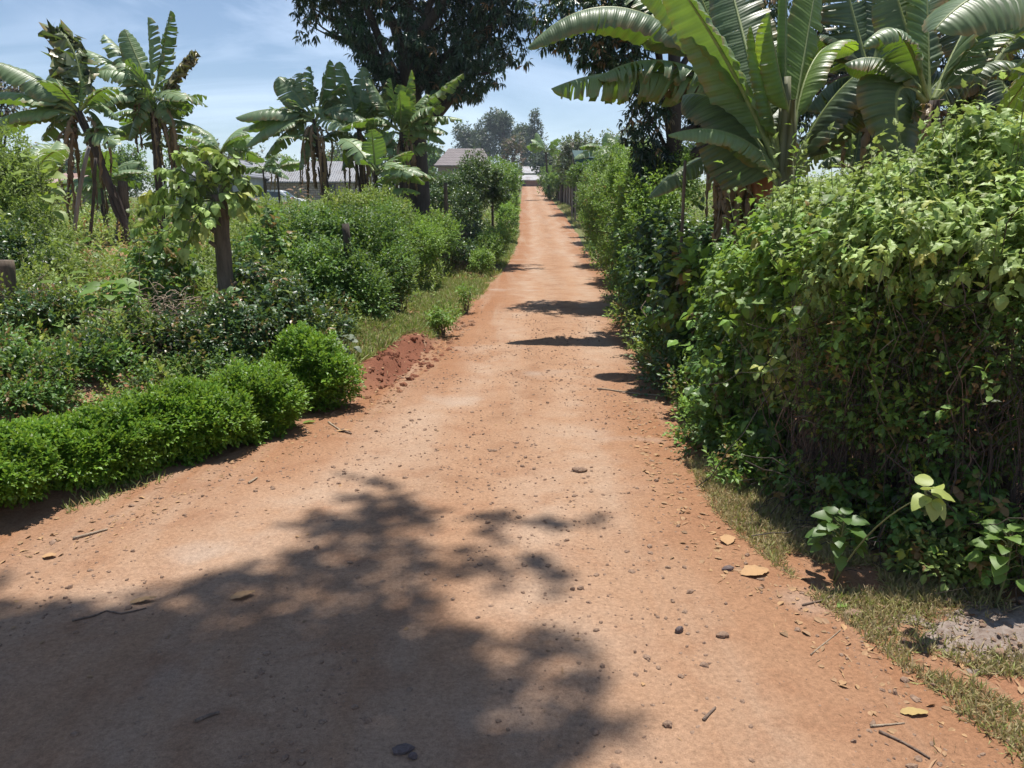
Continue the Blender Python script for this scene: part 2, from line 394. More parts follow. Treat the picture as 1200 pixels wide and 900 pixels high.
def crown_mesh(name, blobs, kind, mat, parent, lai=3., size=None, rough=.3, inner=.35, yel=0., dry=0., upd=.5, zmin=None, droop=None, tipyel=0., gaps=None, maxn=60000, mb=None, alpha=None, freq=2.2, shoots=0., shootL=5.):
    tp, sz, n, lf, al, dr, var = K[kind]
    sz = size or sz; al = alpha or al
    V0 = TP[tp][0]; wd = np.abs(V0[:,0]).max()
    S = int(min(maxn, lai*area(blobs)/(n*sz*sz*wd*1.2)))
    p, d = blob_sprigs(blobs, S, rough, inner, upd, zmin, int(rng.integers(1000)), freq, .33/sz)
    if gaps: # open places where the leaves thin out
        g = vnoise(p*gaps[0], 77); keep = g > gaps[1]; p, d = p[keep], d[keep]
    m = mb or MB()
    sprigs(m, p, d, sz*lf, n, tp, sz, al, dr if droop is None else droop, var=var, yel=yel, dry=dry, tipyel=tipyel)
    if shoots and len(p) > 20:
        ns = int(min(900, shoots*area(blobs)/(sz*sz)*.02)); top = p[:,2]+rng.normal(0,.1,len(p)); 
        w = np.maximum(d[:,2], .05)**2; idx = rng.choice(len(p), ns, p=w/w.sum())
        L_ = sz*shootL*rng.uniform(.5,1.6,ns); dd = nrm(d[idx]*.6+[0,0,.8]+rng.normal(0,.3,(ns,3)))
        for j_ in range(ns):
            q0 = p[idx[j_]]; m.tube(np.array([q0-dd[j_]*L_[j_]*.5-[0,0,.02], q0, q0+dd[j_]*L_[j_]]), [.05*sz, .04*sz, .02*sz], 3, 1, False)
        sprigs(m, p[idx], dd, L_, int(n*1.7), tp, sz*.95, (70,15), (dr if droop is None else droop)*.7, var=var, yel=yel, dry=dry, tipyel=max(.25,tipyel))
    if mb is None: return m.build(name, [mat, M['cane']], parent), p
    return m, p
def twig_mesh(name, roots, tips, r0, mat, parent, bend=.15, k=4, n=5, taper=.35, mb=None):
    m = mb or MB()
    for a, b in zip(roots, tips):
        a = np.asarray(a); b = np.asarray(b); L = np.linalg.norm(b-a)
        c = (a+b)/2+rng.normal(0, bend*L, 3)+np.array([0,0,bend*L*.6])
        q = bez(a, c, b, n+3); q[1:-1] += rng.normal(0, .035*L, (n+1,3))*[1,1,.5]; m.tube(q, np.linspace(r0, r0*taper, n+3)*rng.uniform(.4,1.1), k, cap=False)
    if mb is None: return m.build(name, mat, parent, True)
def pb(u, v, Y, ru, rv, depth=None):
    """an ellipsoid of leaves: its place and half sizes in metres"""
    c = P(u, v, Y); s = Y/900.0
    return (c[0], c[1], c[2], ru*s, (depth or max(ru,rv)*s), rv*s)
def shrub(name, label, cat, blobs, kind, mat, group=None, lai=3., twigs=30, tw=.006, twmat='twig', stems=4, root_at=None, **kw):
    B = np.array(blobs); c = np.average(B[:,:3], axis=0); g = float(T(c[0], c[1]))
    root = empty(name, (c[0], c[1], g), label, cat, group)
    if name not in ('low_hedge', 'round_bush'): kw.setdefault('shoots', 1. if kw.get('size', .05) < .09 else .25); kw.setdefault('rough', .42)
    else: kw.setdefault('shoots', .5); kw.setdefault('shootL', 2.2)
    o, p = crown_mesh('foliage', blobs, kind, M[mat], root, lai, **kw)
    m = MB()
    st = B[rng.integers(len(B), size=stems), :2]+rng.normal(0, .08, (stems,2))*B[:,3].mean()
    base = np.column_stack([st, T(st[:,0], st[:,1])-.03])
    if root_at is not None: base = np.array(root_at)[None]+rng.normal(0,.02,(stems,3))
    sel = p[rng.integers(len(p), size=twigs+stems)]
    b = base[np.argmin(((sel[:,None,:2]-base[None,:,:2])**2).sum(-1), 1)]
    twig_mesh('', b, sel, tw, None, None, .12, 5, 6, mb=m)
    m.build('stems', M[twmat], root, True).name = 'stem'
    return root

# ------------------------------------------------------------------ world, sun, camera
SUN_AZ, SUN_EL = R(20), R(77)
SUN = np.array([math.sin(SUN_AZ)*math.cos(SUN_EL), math.cos(SUN_AZ)*math.cos(SUN_EL), math.sin(SUN_EL)])
def make_world():
    nt = NT('World', True); bpy.context.scene.world = nt.m
    sk = nt.n('ShaderNodeTexSky', sky_type='NISHITA', sun_disc=False, sun_elevation=SUN_EL, sun_rotation=SUN_AZ, air_density=1.0, dust_density=.35, ozone_density=1.0, altitude=1500)
    tc = nt.n('ShaderNodeTexCoord').outputs['Generated']
    q = nt.n('ShaderNodeVectorMath', {0: tc, 1: (1,1,4.5)}, operation='MULTIPLY').outputs[0]
    n = nt.noise(q, 1.6, 6, .6, .8).outputs['Fac']
    c = nt.mix(nt.ramp(n, [(.50,.0),(.85,.35)]), sk.outputs[0], (16,17.5,20))
    bg = nt.n('ShaderNodeBackground', {'Color': c, 'Strength': .095})
    nt.out(bg.outputs[0])
    l = bpy.data.lights.new('sun', 'SUN'); l.energy = 5.0; l.angle = R(.6); l.color = (1,.955,.88)
    o = bpy.data.objects.new('sun', l); C.objects.link(o)
    from mathutils import Vector
    o.rotation_euler = Vector(SUN).to_track_quat('Z', 'Y').to_euler()
    cam = bpy.data.cameras.new('camera'); cam.lens = 27; cam.sensor_width = 36; cam.clip_end = 3000; cam.clip_start = .05
    co = bpy.data.objects.new('camera', cam); C.objects.link(co); co.location = (0,0,EYE)
    co.rotation_euler = (R(90)-PITCH, 0, 0); bpy.context.scene.camera = co
    s = bpy.context.scene
    s.view_settings.view_transform = 'Standard'; s.view_settings.look = 'None'; s.view_settings.exposure = 0.42; s.view_settings.gamma = 1
    s.render.engine = 'CYCLES'; s.cycles.max_bounces = 6; s.cycles.diffuse_bounces = 3; s.cycles.glossy_bounces = 2
    s.cycles.transmission_bounces = 4; s.cycles.volume_bounces = 0; s.cycles.use_denoising = True
    s.cycles.use_light_tree = False
    s.cycles.sample_clamp_indirect = 4
make_world()

# ------------------------------------------------------------------ ground and road
def grid(name, xs, ys, mat, kind='structure', zf=None, dz=0):
    X, Y = np.meshgrid(xs, ys); Z = (zf or T)(X, Y)+dz
    V = np.stack([X,Y,Z], -1).reshape(-1,3); nx, ny = len(xs), len(ys)
    i = np.arange(ny-1)[:,None]*nx+np.arange(nx-1)[None]
    F = np.stack([i, i+1, i+nx+1, i+nx], -1)
    return tag(mesh(name, V, F, np.full((nx-1)*(ny-1), 4), mat, smooth=True), kind=kind)
def spaced(stops):
    r = []
    for (a, b, s) in stops: r.append(np.arange(a, b, s))
    return np.concatenate(r+[[stops[-1][1]]])
gx = spaced([(-900,-60,60),(-60,-20,2),(-20,-6,.4),(-6,6,.07),(6,20,.5),(20,60,2),(60,901,60)])
gy = spaced([(-40,0,2),(0,14,.07),(14,30,.2),(30,130,1.),(130,400,15),(400,1401,100)])
def groundT(x, y):
    ins = np.minimum(x-xl(y), xr(y)-x)
    return T(x, y)-.03*ss(.02, .15, ins)
tag(grid('ground', gx, gy, M['soil'], zf=groundT), 'red brown garden soil and verges beside the road', kind='structure')
def road():
    ys = spaced([(-4,1.5,.12),(1.5,7,.028),(7,14,.06),(14,30,.15),(30,118.1,.6)])
    nx = 150; t = np.linspace(0,1,nx)
    jl = fbm(ys*0, ys, 1.3, 5, 4)*.12+fbm(ys*0+9, ys, 7, 6, 3)*.05; jr = fbm(ys*0+5, ys, 1.3, 8, 4)*.14+fbm(ys*0+19, ys, 7, 6, 3)*.05
    a = xl(ys)+jl-.04-.22*(1-ss(5,7,ys)); b = xr(ys)+jr+.04+.20*(1-ss(4.5,6,ys))
    X = a[:,None]+(b-a)[:,None]*t[None]; Y = np.repeat(ys[:,None], nx, 1)
    e = np.minimum(t, 1-t)[None]*(b-a)[:,None]
    Z = T(X, Y)+.006*ss(0, .12, e)-.02*(1-ss(0,.06,e))+fbm(X, Y, 14, 51, 3)*.004*(Y < 8)
    V = np.stack([X,Y,Z], -1).reshape(-1,3); ny = len(ys)
    i = np.arange(ny-1)[:,None]*nx+np.arange(nx-1)[None]
    F = np.stack([i, i+1, i+nx+1, i+nx], -1)
    ev = np.clip(e/1.15, 0, 1).reshape(-1,1); tv = np.broadcast_to(t[None], Z.shape).reshape(-1,1)
    tag(mesh('road', V, F, np.full((nx-1)*(ny-1), 4), M['road'], smooth=True, attrs={'edge': np.concatenate([ev,tv,tv],1)}), 'orange dirt road running away between the hedges', kind='structure')
road()

# ------------------------------------------------------------------ banana plants
def banana_leaf(parent, p0, p1, p2, W, mat='banana', torn=.3, droop=.45, roll=0., dead=0., yel=0., shade=.5, pet=.13, sub=True, n=44, name='leaf', vfold=.0):
    pts = bez(p0, p1, p2, n); tg = nrm(np.gradient(pts, axis=0))
    h = np.asarray(p2, float)-np.asarray(p0, float); h[2] = 0
    if np.linalg.norm(h) < .05: h = np.array([1,0,0.])
    side = nrm(np.cross(nrm(h), [0,0,1.]))
    S = np.tile(side, (n,1)); Nn = nrm(np.cross(S, tg)); 
    cr, sr = math.cos(roll), math.sin(roll)
    S2 = S*cr+Nn*sr; N2 = Nn*cr-S*sr
    s = (np.linspace(0,1,n)-pet)/(1-pet); on = np.where(s >= 0)[0]; i0 = on[0]
    w = W*np.clip(s/.14, 0, 1)**.55*np.clip(1-np.clip(s,0,1)**3.2, 0, 1)**.6
    mb_V, mb_L, mb_A, mb_U = [], [], [], []; nv = 0
    cols = np.array([0,.22,.5,.78,1.])
    length = np.linalg.norm(np.diff(pts, axis=0), axis=1).sum()
    for sg in (1,-1):
        i = i0
        dr0 = droop*rng.uniform(.8,1.2)
        while i < n-1:
            ln = 1+int(rng.exponential(1.0/max(torn,.02))) if torn > 0 else n
            j = min(n-1, i+ln)
            if n-1-j < 2: j = n-1
            ex = rng.normal(0, .40*min(1,torn*1.6)); tw = rng.normal(0,.25*min(1,torn))
            short = 1-abs(rng.normal(0,.12*min(1.,torn*2)))
            rows = np.arange(i, j+1); m = len(rows)
            for q, r_ in enumerate(rows):
                ang = -vfold*(1-cols)+ (dr0+ex*.7)*cols+ (.5*dr0+.3*abs(ex))*cols**2 + .05*np.sin(r_*1.9+sg)
                # integrate across
                dc = np.diff(cols, prepend=0)
                x = np.cumsum(np.cos(ang)*dc); z = -np.cumsum(np.sin(ang)*dc)
                gap = .0 if torn < .05 else .35*(q/(m-1)-.5)*-2*cols**2/ max(m-1,1)*.35
                wv = w[r_]*short
                along = tg[r_]*length/n
                V = pts[r_]+sg*wv*x[:,None]*S2[r_]+wv*z[:,None]*N2[r_]+along*(gap if np.ndim(gap) else np.zeros(5))[:,None]+tg[r_]*(wv*(.25+tw)*cols**1.3)[:,None]
                if dead: V = V+rng.normal(0,.07*W/.25,(5,3))*cols[:,None]
                mb_V.append(V); mb_U.append(np.column_stack([np.full(5, r_/n*length*.45), cols, np.zeros(5)]))
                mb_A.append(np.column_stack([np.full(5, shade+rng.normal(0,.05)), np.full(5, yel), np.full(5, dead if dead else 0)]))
            a = nv+np.arange(m-1)[:,None]*5+np.arange(4)[None]
            F = np.stack([a, a+5, a+6, a+1], -1) if sg > 0 else np.stack([a, a+1, a+6, a+5], -1)
            mb_L.append(F.reshape(-1)); nv += m*5
            i = j
    V = np.concatenate(mb_V); L = np.concatenate(mb_L)
    o = mesh(name, V, L, np.full(len(L)//4, 4), M[mat], parent, {'tint': np.concatenate(mb_A), 'luv': np.concatenate(mb_U)}, None, True)
    m = MB(); r = np.linspace(.022, .004, n)*W/.25
    m.tube(pts-N2*r[:,None]*.5, r, 6)
    rb = m.build('midrib', M['dryfib'] if dead > .5 else M['rib'], None, True); rb.parent = o
    return o
def stem_mesh(parent, pts, r0, r1, mat='stem'):
    n = 14; pts = bez(pts[0], pts[1], pts[2], n); m = MB()
    r = np.linspace(r0, r1, n)*(1+.10*np.sin(np.arange(n)*2.1))
    m.tube(pts, r, 10, wob=.05)
    # loose dry sheath ends standing off the stem
    for k in range(7):
        i = int(rng.integers(1, n-2)); a = rng.uniform(0,6.28); d = np.array([math.cos(a), math.sin(a), 0])
        p = pts[i]+d*r[i]*.9; q = pts[min(n-1,i+3)]+d*r[i]*1.3
        m.tube(np.array([p, (p+q)/2+d*.01, q, q+d*.05]), [.035*r0/.1,.03*r0/.1,.018*r0/.1,.004], 4, cap=False)
    return m.build('pseudostem', M[mat], parent, True)
def hanging(parent, top, n, spread, L, W=.10, sub=False):
    """dead leaves folded down along the stem"""
    for k in range(n):
        a = rng.uniform(0, 6.28); d = np.array([math.cos(a), math.sin(a), 0])
        p0 = np.asarray(top)+d*.04+np.array([0,0,rng.uniform(-.25,.05)]); l = L*rng.uniform(.6,1.1)
        p1 = p0+d*spread*rng.uniform(.5,2.2)+np.array([0,0,.12]); p2 = p0+d*spread*rng.uniform(.6,1.3)+np.array([0,0,-l])
        banana_leaf(parent, p0, p1, p2, W*rng.uniform(.6,1.0), 'banana', .7, 1.0, rng.normal(0,.5), rng.uniform(.8,1), name='dead_leaf', n=22, pet=.1)
def banana(label, base, top, r0, leaves, Y, group, stemmat='stem', dead=2, deadL=.9, lean=None, scale=1.):
    """leaves: (u0,v0,u1,v1, arch px, half width px, depth of tip, options)"""
    base = np.asarray(base, float); top = np.asarray(top, float)
    root = empty('banana_plant', base, label, 'banana plant', group)
    if 13 < Y < 22:
        s_ = 900./Y; uu = 600+900*top[0]/(Y/CP)*.985; uu = leaves[0][0]; vv = leaves[0][1]+4
        leaves = list(leaves)+rnd_leaves(uu, vv, 8, 66, 10, seed=int(uu*7+vv), torn=.5)+rnd_leaves(uu+4, vv+26, 4, 46, 9, seed=int(uu*5+vv), torn=.6)
    stem_mesh(root, [base, (base+top)/2+np.array([rng.normal(0,.05),0,0]), top], r0*(.62 if Y > 11 else 1), r0*(.30 if Y > 11 else .22), stemmat)
    for lf in leaves:
        u0,v0,u1,v1,arch,w,dy = lf[:7]; opt = dict(lf[7]) if len(lf) > 7 else {}  # shade option paints light into leaf colour: sunlit leaves paler, shaded ones darker
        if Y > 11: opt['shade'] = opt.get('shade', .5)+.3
        elif opt.get('torn', .3) > 0: opt['torn'] = max(.10, opt.get('torn', .3)*1.6)
        p0 = P(u0,v0,Y); p2 = P(u1,v1,Y+dy); s = Y/900.
        mid = (p0+p2)/2; p1 = mid+np.array([0,0,arch*s*2]) if not opt.get('mu') else P(opt['mu'][0], opt['mu'][1], Y+dy*.5)
        o = {k: v for k, v in opt.items() if k != 'mu'}
        banana_leaf(root, p0, p1, p2, w*s*(1.7 if Y > 11 else 1.08), n=40 if Y > 11 else 60, **o)
    if dead: hanging(root, top-np.array([0,0,.1]), int(dead*1.5), (.30 if Y > 11 else .22)*scale, deadL, (.08 if Y > 11 else .085)*scale)
    return root
def ground_pt(u, Y, dz=0.):
    x = (u-600)/900.*Y*1.0; x = P(u, 240, Y)[0]
    return np.array([x, Y, float(T(x, Y))+dz])
YG = {'yel': .15, 'mat': 'banana_y'}
def rnd_leaves(u, v, n, Lpx, w, up=.5, torn=.5, seed=0):
    r = np.random.default_rng(seed); out = []
    for k in range(n):
        a = r.uniform(-1.0, 1.0)*1.9; L = Lpx*r.uniform(.6,1.1)
        du = math.sin(a)*L; dv = -math.cos(a)*L*.9+L*.12
        out.append((u, v, u+du, v+dv, L*.14*(1 if abs(a) > .5 else .3), w*r.uniform(.7,1.2), r.uniform(-.06,.06)*Lpx*.25, {'torn': torn, 'roll': r.uniform(-.8,.8), 'droop': r.uniform(.3,.7), 'shade': r.uniform(.45,1.05)}))
    return out

# -- the tall plant with the pale stem, right of the road
YA = 7.0
bA = ground_pt(932, YA)
banana('tall banana plant with thick pale green stem rising above the right hedge', bA, P(922, 90, YA), .14, [
    (912,196,775,-45, 0, 40, .1, {'mu': (862,66), 'torn': .03, 'droop': .6, 'roll': -.45, 'shade': 1.0}),
    (926,222,783,158, 0, 25, -.3, {'mu': (872,128), 'torn': .12, 'droop': .8, 'shade': .95, 'roll': .15}),
    (914,206,800,112, 0, 44, .5, {'mu': (850,95), 'torn': .05, 'droop': .6, 'shade': .2, 'roll': .3}),
    (914,214,836,132, 0, 44, .3, {'mu': (868,180), 'torn': .08, 'droop': .15, 'roll': 1.1, 'shade': .4}),
    (914,176,880,30, 0, 26, -.2, {'torn': .05, 'droop': .5, 'roll': .9, 'mat': 'banana_y', 'shade': .5}),
    (920,110,922,-90, 0, 14, .1, {'torn': 0, 'droop': 1.5, 'roll': .3, 'mat': 'banana_y', 'shade': .5, 'pet': .02}),
    (930,150,902,15, 0, 24, -.3, {'mu': (905,60), 'torn': .05, 'droop': .9, 'roll': 1.2, 'mat': 'banana_y', 'shade': .6}),
    (928,170,1002,60, 0, 26, .7, {'mu': (945,20), 'torn': .08, 'droop': .7, 'roll': .6, 'mat': 'banana_y', 'yel': .05, 'shade': .6}),
    (930,195,1062,62, 0, 42, -.3, {'mu': (985,70), 'torn': .06, 'droop': .8, 'shade': .1}),
    (932,205,1040,112, 0, 38, -.2, {'mu': (965,120), 'torn': .08, 'droop': .8, 'shade': .1, 'roll': .4}),
    (925,170,962,-50, 0, 30, .6, {'torn': .1, 'droop': .4, 'roll': -1.0, 'mat': 'banana_y', 'yel': .1, 'shade': .4}),
    (905,175,845,-60, 0, 40, 1.2, {'torn': .12, 'droop': .4, 'shade': .3, 'roll': .6}),
    (915,180,735,-30, 30, 38, .9, {'torn': .1, 'droop': .6, 'shade': .9, 'roll': -.5}),
    (930,215,985,150, 8, 26, .6, {'torn': .1, 'droop': .4, 'roll': .9, 'mat': 'banana_y', 'shade': .4}),
    (932,190,1000,90, 12, 34, 1.0, {'torn': .15, 'droop': .6, 'roll': .5, 'shade': .2}),
    ], YA, 'banana plants of the right clump', dead=0)
# -- behind it, the plant whose torn leaves reach over the road
YB = 9.8
banana('banana plant reaching torn leaves left over the road beside the dark trunk', ground_pt(862, YB), P(862, 120, YB), .13, [
    (868,112,646,104, 0, 44, -.2, {'mu': (745,60), 'torn': .35, 'droop': 1.15, 'shade': 1.1}),
    (860,100,618,56, 0, 38, -.3, {'mu': (725,-60), 'torn': .06, 'droop': .9, 'shade': .5}),
    (862,108,700,92, 0, 34, -.4, {'mu': (770,42), 'torn': .5, 'droop': .9, 'shade': .8}),
    (866,122,725,-10, 25, 30, .6, {'torn': .3, 'droop': .5, 'shade': .7, 'roll': .4}),
    (862,120,780,100, 15, 26, .4, {'torn': .7, 'droop': .8, 'dead': .6}),
    (862,120,800,-50, 10, 32, .4, {'torn': .2, 'droop': .35, 'roll': .7, 'shade': .7}),
    (862,120,850,-60, 10, 30, .4, {'torn': .2, 'droop': .35, 'roll': -.9, 'shade': .6}),
    (862,125,900,20, 10, 30, .4, {'torn': .2, 'droop': .35, 'roll': -.7, 'shade': .4}),
    ], YB, 'banana plants of the right clump', 'stemb', dead=6, deadL=1.3)
# -- the one with dead brown sheaths
def sheath_plant():
    Y = 7.6; base = ground_pt(886, Y); top = P(880, 165, Y)
    r = banana('shorter banana plant with a rusty brown sheath and dead leaves hanging', base, top, .09, [
        (880,170,830,215, 25, 20, .2, {'torn': .4, 'droop': .9, 'shade': .3}),
        (880,165,820,130, 20, 24, .5, {'torn': .3, 'droop': .5, 'shade': .3, 'roll': .6}),
        (884,170,760,232, 0, 18, -.2, {'mu': (805,180), 'torn': .2, 'droop': .6, 'shade': .35, 'roll': .5}),
        (884,165,935,130, 20, 24, .5, {'torn': .3, 'droop': .5, 'shade': .3}),
        ], Y, 'banana plants of the right clump', 'stemb', dead=10, deadL=1.0, scale=1.05)
    m = MB(); p = P(888, 165, Y-.17); q = P(893, 268, Y-.17)
    m.tube(bez(p, (p+q)/2+np.array([.03,-.06,0]), q, 9), [.04,.07,.095,.105,.10,.085,.07,.05,.03], 8, wob=.08); m.build('sheath', M['rust'], r, True)
sheath_plant()
YC = 6.2
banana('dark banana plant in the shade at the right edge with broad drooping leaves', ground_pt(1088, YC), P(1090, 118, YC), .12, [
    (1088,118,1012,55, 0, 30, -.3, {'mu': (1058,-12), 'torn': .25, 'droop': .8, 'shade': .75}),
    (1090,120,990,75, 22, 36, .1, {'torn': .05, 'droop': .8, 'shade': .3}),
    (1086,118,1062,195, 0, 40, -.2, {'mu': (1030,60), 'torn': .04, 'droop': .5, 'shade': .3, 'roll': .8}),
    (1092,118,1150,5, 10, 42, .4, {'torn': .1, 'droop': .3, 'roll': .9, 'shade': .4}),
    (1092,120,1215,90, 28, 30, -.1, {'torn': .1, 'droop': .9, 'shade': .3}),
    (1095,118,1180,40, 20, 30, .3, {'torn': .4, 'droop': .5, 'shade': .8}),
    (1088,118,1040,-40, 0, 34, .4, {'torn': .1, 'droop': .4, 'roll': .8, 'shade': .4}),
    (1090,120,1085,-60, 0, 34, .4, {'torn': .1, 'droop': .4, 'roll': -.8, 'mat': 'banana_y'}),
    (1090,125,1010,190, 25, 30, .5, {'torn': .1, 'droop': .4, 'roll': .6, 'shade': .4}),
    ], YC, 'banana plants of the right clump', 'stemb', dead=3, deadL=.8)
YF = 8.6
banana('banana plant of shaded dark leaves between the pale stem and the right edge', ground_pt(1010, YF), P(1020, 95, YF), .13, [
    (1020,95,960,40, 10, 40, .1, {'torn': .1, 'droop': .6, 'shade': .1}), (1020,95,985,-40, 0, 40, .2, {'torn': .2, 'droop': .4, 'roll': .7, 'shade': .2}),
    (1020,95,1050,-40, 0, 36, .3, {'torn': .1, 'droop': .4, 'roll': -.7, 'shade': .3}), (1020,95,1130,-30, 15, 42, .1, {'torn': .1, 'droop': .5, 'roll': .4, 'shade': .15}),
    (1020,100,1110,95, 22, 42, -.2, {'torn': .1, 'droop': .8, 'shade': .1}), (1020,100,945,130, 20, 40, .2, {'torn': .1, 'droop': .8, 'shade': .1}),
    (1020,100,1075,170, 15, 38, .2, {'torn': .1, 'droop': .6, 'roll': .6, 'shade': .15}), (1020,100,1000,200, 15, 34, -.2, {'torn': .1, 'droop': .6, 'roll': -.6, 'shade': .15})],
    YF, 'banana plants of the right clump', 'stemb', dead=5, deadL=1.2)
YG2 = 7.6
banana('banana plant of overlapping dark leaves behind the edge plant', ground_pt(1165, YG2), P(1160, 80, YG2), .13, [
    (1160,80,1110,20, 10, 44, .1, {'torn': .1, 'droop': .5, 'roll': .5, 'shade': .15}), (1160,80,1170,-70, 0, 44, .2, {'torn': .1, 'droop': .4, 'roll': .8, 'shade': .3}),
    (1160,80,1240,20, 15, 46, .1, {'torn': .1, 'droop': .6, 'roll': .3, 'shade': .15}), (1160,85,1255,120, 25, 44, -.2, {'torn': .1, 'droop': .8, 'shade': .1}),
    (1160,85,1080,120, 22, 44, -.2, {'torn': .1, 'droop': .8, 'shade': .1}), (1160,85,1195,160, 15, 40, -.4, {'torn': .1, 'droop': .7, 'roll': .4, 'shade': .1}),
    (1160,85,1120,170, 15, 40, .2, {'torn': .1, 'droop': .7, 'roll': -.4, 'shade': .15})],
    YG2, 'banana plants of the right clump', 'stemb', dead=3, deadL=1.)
YD = 4.9
banana('banana plant cut off by the right edge with one huge green leaf', ground_pt(1290, YD), P(1275, 60, YD), .13, [
    (1275,60,1095,35, 0, 62, -.3, {'mu': (1190,-75), 'torn': 0, 'droop': .5, 'shade': .55, 'roll': .35}),
    (1275,65,1188,85, 20, 30, -.2, {'torn': .05, 'droop': .6, 'mat': 'banana_y', 'yel': .3}),
    (1275,65,1190,-60, 20, 40, .6, {'torn': .05, 'droop': .4, 'roll': .5}),
    (1280,65,1330,-60, 20, 40, .6, {'torn': .05, 'droop': .4, 'roll': .5}),
    (1280,70,1160,160, 40, 30, .9, {'torn': .05, 'droop': .6, 'shade': .3}),
    ], YD, 'banana plants of the right clump', dead=1, deadL=.6)
YE = 9.0
banana('young banana plant glowing yellow green behind the tall one', ground_pt(1000, YE), P(998, 205, YE), .09, [
    (998,205,993,110, 0, 26, .2, {'torn': .05, 'droop': .1, 'roll': 1.2, 'mat': 'banana_y', 'shade': .4}),
    (998,205,1030,110, 0, 22, .2, {'torn': .15, 'droop': .2, 'roll': -1.0, 'shade': .9}),
    (998,205,955,140, 10, 24, .3, {'torn': .1, 'droop': .3, 'roll': .9, 'mat': 'banana_y'}),
    (998,205,1075,120, 10, 24, .3, {'torn': .1, 'droop': .3, 'roll': -.9, 'shade': .9}),
    (998,205,960,195, 15, 20, -.2, {'torn': .1, 'droop': .7, 'shade': .3}),
    (998,205,1090,170, 15, 22, .2, {'torn': .1, 'droop': .7, 'shade': .6}),
    ], YE, 'banana plants of the right clump', dead=0)

# -- left garden
GL = 'banana plants of the left garden'
YL = 14.
banana('leftmost banana plant with long leaves running off the left edge', ground_pt(150, YL), P(92, 130, YL), .15, [
    (92,128,-8,72, 8, 15, -.3, {'torn': .15, 'droop': .6, 'shade': .4, 'roll': .5}),
    (90,130,-30,112, 10, 14, -.3, {'torn': .15, 'droop': .7, 'shade': .9}),
    (92,135,-20,150, 12, 14, -.3, {'torn': .2, 'droop': .7, 'shade': .8}),
    (92,135,5,158, 18, 12, .3, {'torn': .25, 'droop': .7, 'shade': .9}),
    (95,130,66,32, 0, 15, .2, {'mu': (100,60), 'torn': .8, 'droop': .8, 'shade': .4, 'dead': .15}),
    (92,130,60,85, 0, 12, .4, {'torn': .1, 'droop': .4, 'shade': .3, 'roll': .7}),
    (98,132,140,140, 12, 12, .2, {'torn': .4, 'droop': .7, 'shade': .9}),
    (98,132,130,165, 12, 12, .2, {'torn': .4, 'droop': .8, 'shade': .4}),
    (95,135,50,165, 10, 12, .2, {'torn': .4, 'droop': .8, 'shade': .6}),
    ], YL, GL, 'stemb', dead=7, deadL=1.5)
YM = 14.8
banana('tall banana plant with ragged leaves standing straight up against the sky', ground_pt(185, YM), P(176, 110, YM), .15, [
    (176,108,100,58, 6, 14, .2, {'torn': .25, 'droop': .6, 'shade': .6}),
    (176,104,122,40, 4, 12, .3, {'torn': .4, 'droop': .6, 'shade': .5}),
    (176,104,146,34, 0, 11, .2, {'torn': .3, 'droop': .7, 'shade': .4, 'roll': .5}),
    (178,100,173,20, 0, 11, .2, {'torn': .7, 'droop': .6, 'shade': .4, 'roll': 1.}),
    (182,104,200,12, 0, 9, .2, {'torn': .8, 'droop': .8, 'shade': .35, 'roll': .8}),
    (186,115,226,60, 5, 8, .1, {'torn': .95, 'droop': 1.1, 'dead': .5}),
    (176,112,120,130, 14, 14, -.2, {'torn': .4, 'droop': .8, 'shade': .6}),
    (178,112,150,165, 10, 13, -.2, {'torn': .4, 'droop': .8, 'shade': .5}),
    (180,115,205,150, 10, 11, -.1, {'torn': .6, 'droop': .9, 'shade': .4}),
    (178,105,110,85, 10, 14, -.2, {'torn': .3, 'droop': .7, 'shade': .8, 'roll': .4}),
    ], YM, GL, 'stemb', dead=5, deadL=1.4)
YM2 = 15.5
banana('leaning banana plant with bare dark stem behind the broad leaved shrub', ground_pt(225, YM2), P(190, 140, YM2), .12,
    rnd_leaves(190, 142, 6, 62, 11, seed=3), YM2, GL, 'stemb', dead=3, deadL=1.)
YC1 = 19.
banana('banana plant with broad dark leaves held out to the left of its clump', ground_pt(388, YC1), P(368, 140, YC1), .17, [
    (368,138,276,138, 9, 13, -.2, {'torn': .08, 'droop': .8, 'shade': .35}),
    (368,140,284,152, 8, 12, .2, {'torn': .1, 'droop': .7, 'shade': .4}),
    (368,142,288,172, 14, 12, -.3, {'torn': .3, 'droop': .8, 'shade': .8}),
    (366,134,326,90, 3, 12, .2, {'torn': .15, 'droop': .4, 'shade': .35, 'roll': .7}),
    (368,130,348,86, 0, 10, .2, {'torn': .6, 'droop': .5, 'roll': .9, 'shade': .5}),
    (370,130,364,78, 0, 9, .2, {'torn': .6, 'droop': .5, 'roll': -.8, 'shade': .5}),
    (372,132,386,70, 0, 10, .2, {'torn': .4, 'droop': .5, 'roll': .8, 'shade': .4}),
    (372,134,405,100, 5, 11, .2, {'torn': .4, 'droop': .6, 'roll': .5, 'shade': .6}),
    (374,136,440,150, 12, 12, -.3, {'torn': .15, 'droop': .7, 'shade': .4}),
    (370,140,350,200, 8, 11, -.2, {'torn': .5, 'droop': .8, 'shade': .35}),
    (368,140,310,185, 10, 11, .2, {'torn': .4, 'droop': .8, 'shade': .7}),
    ], YC1, GL, 'stemb', dead=7, deadL=1.8)
YD1 = 19.8
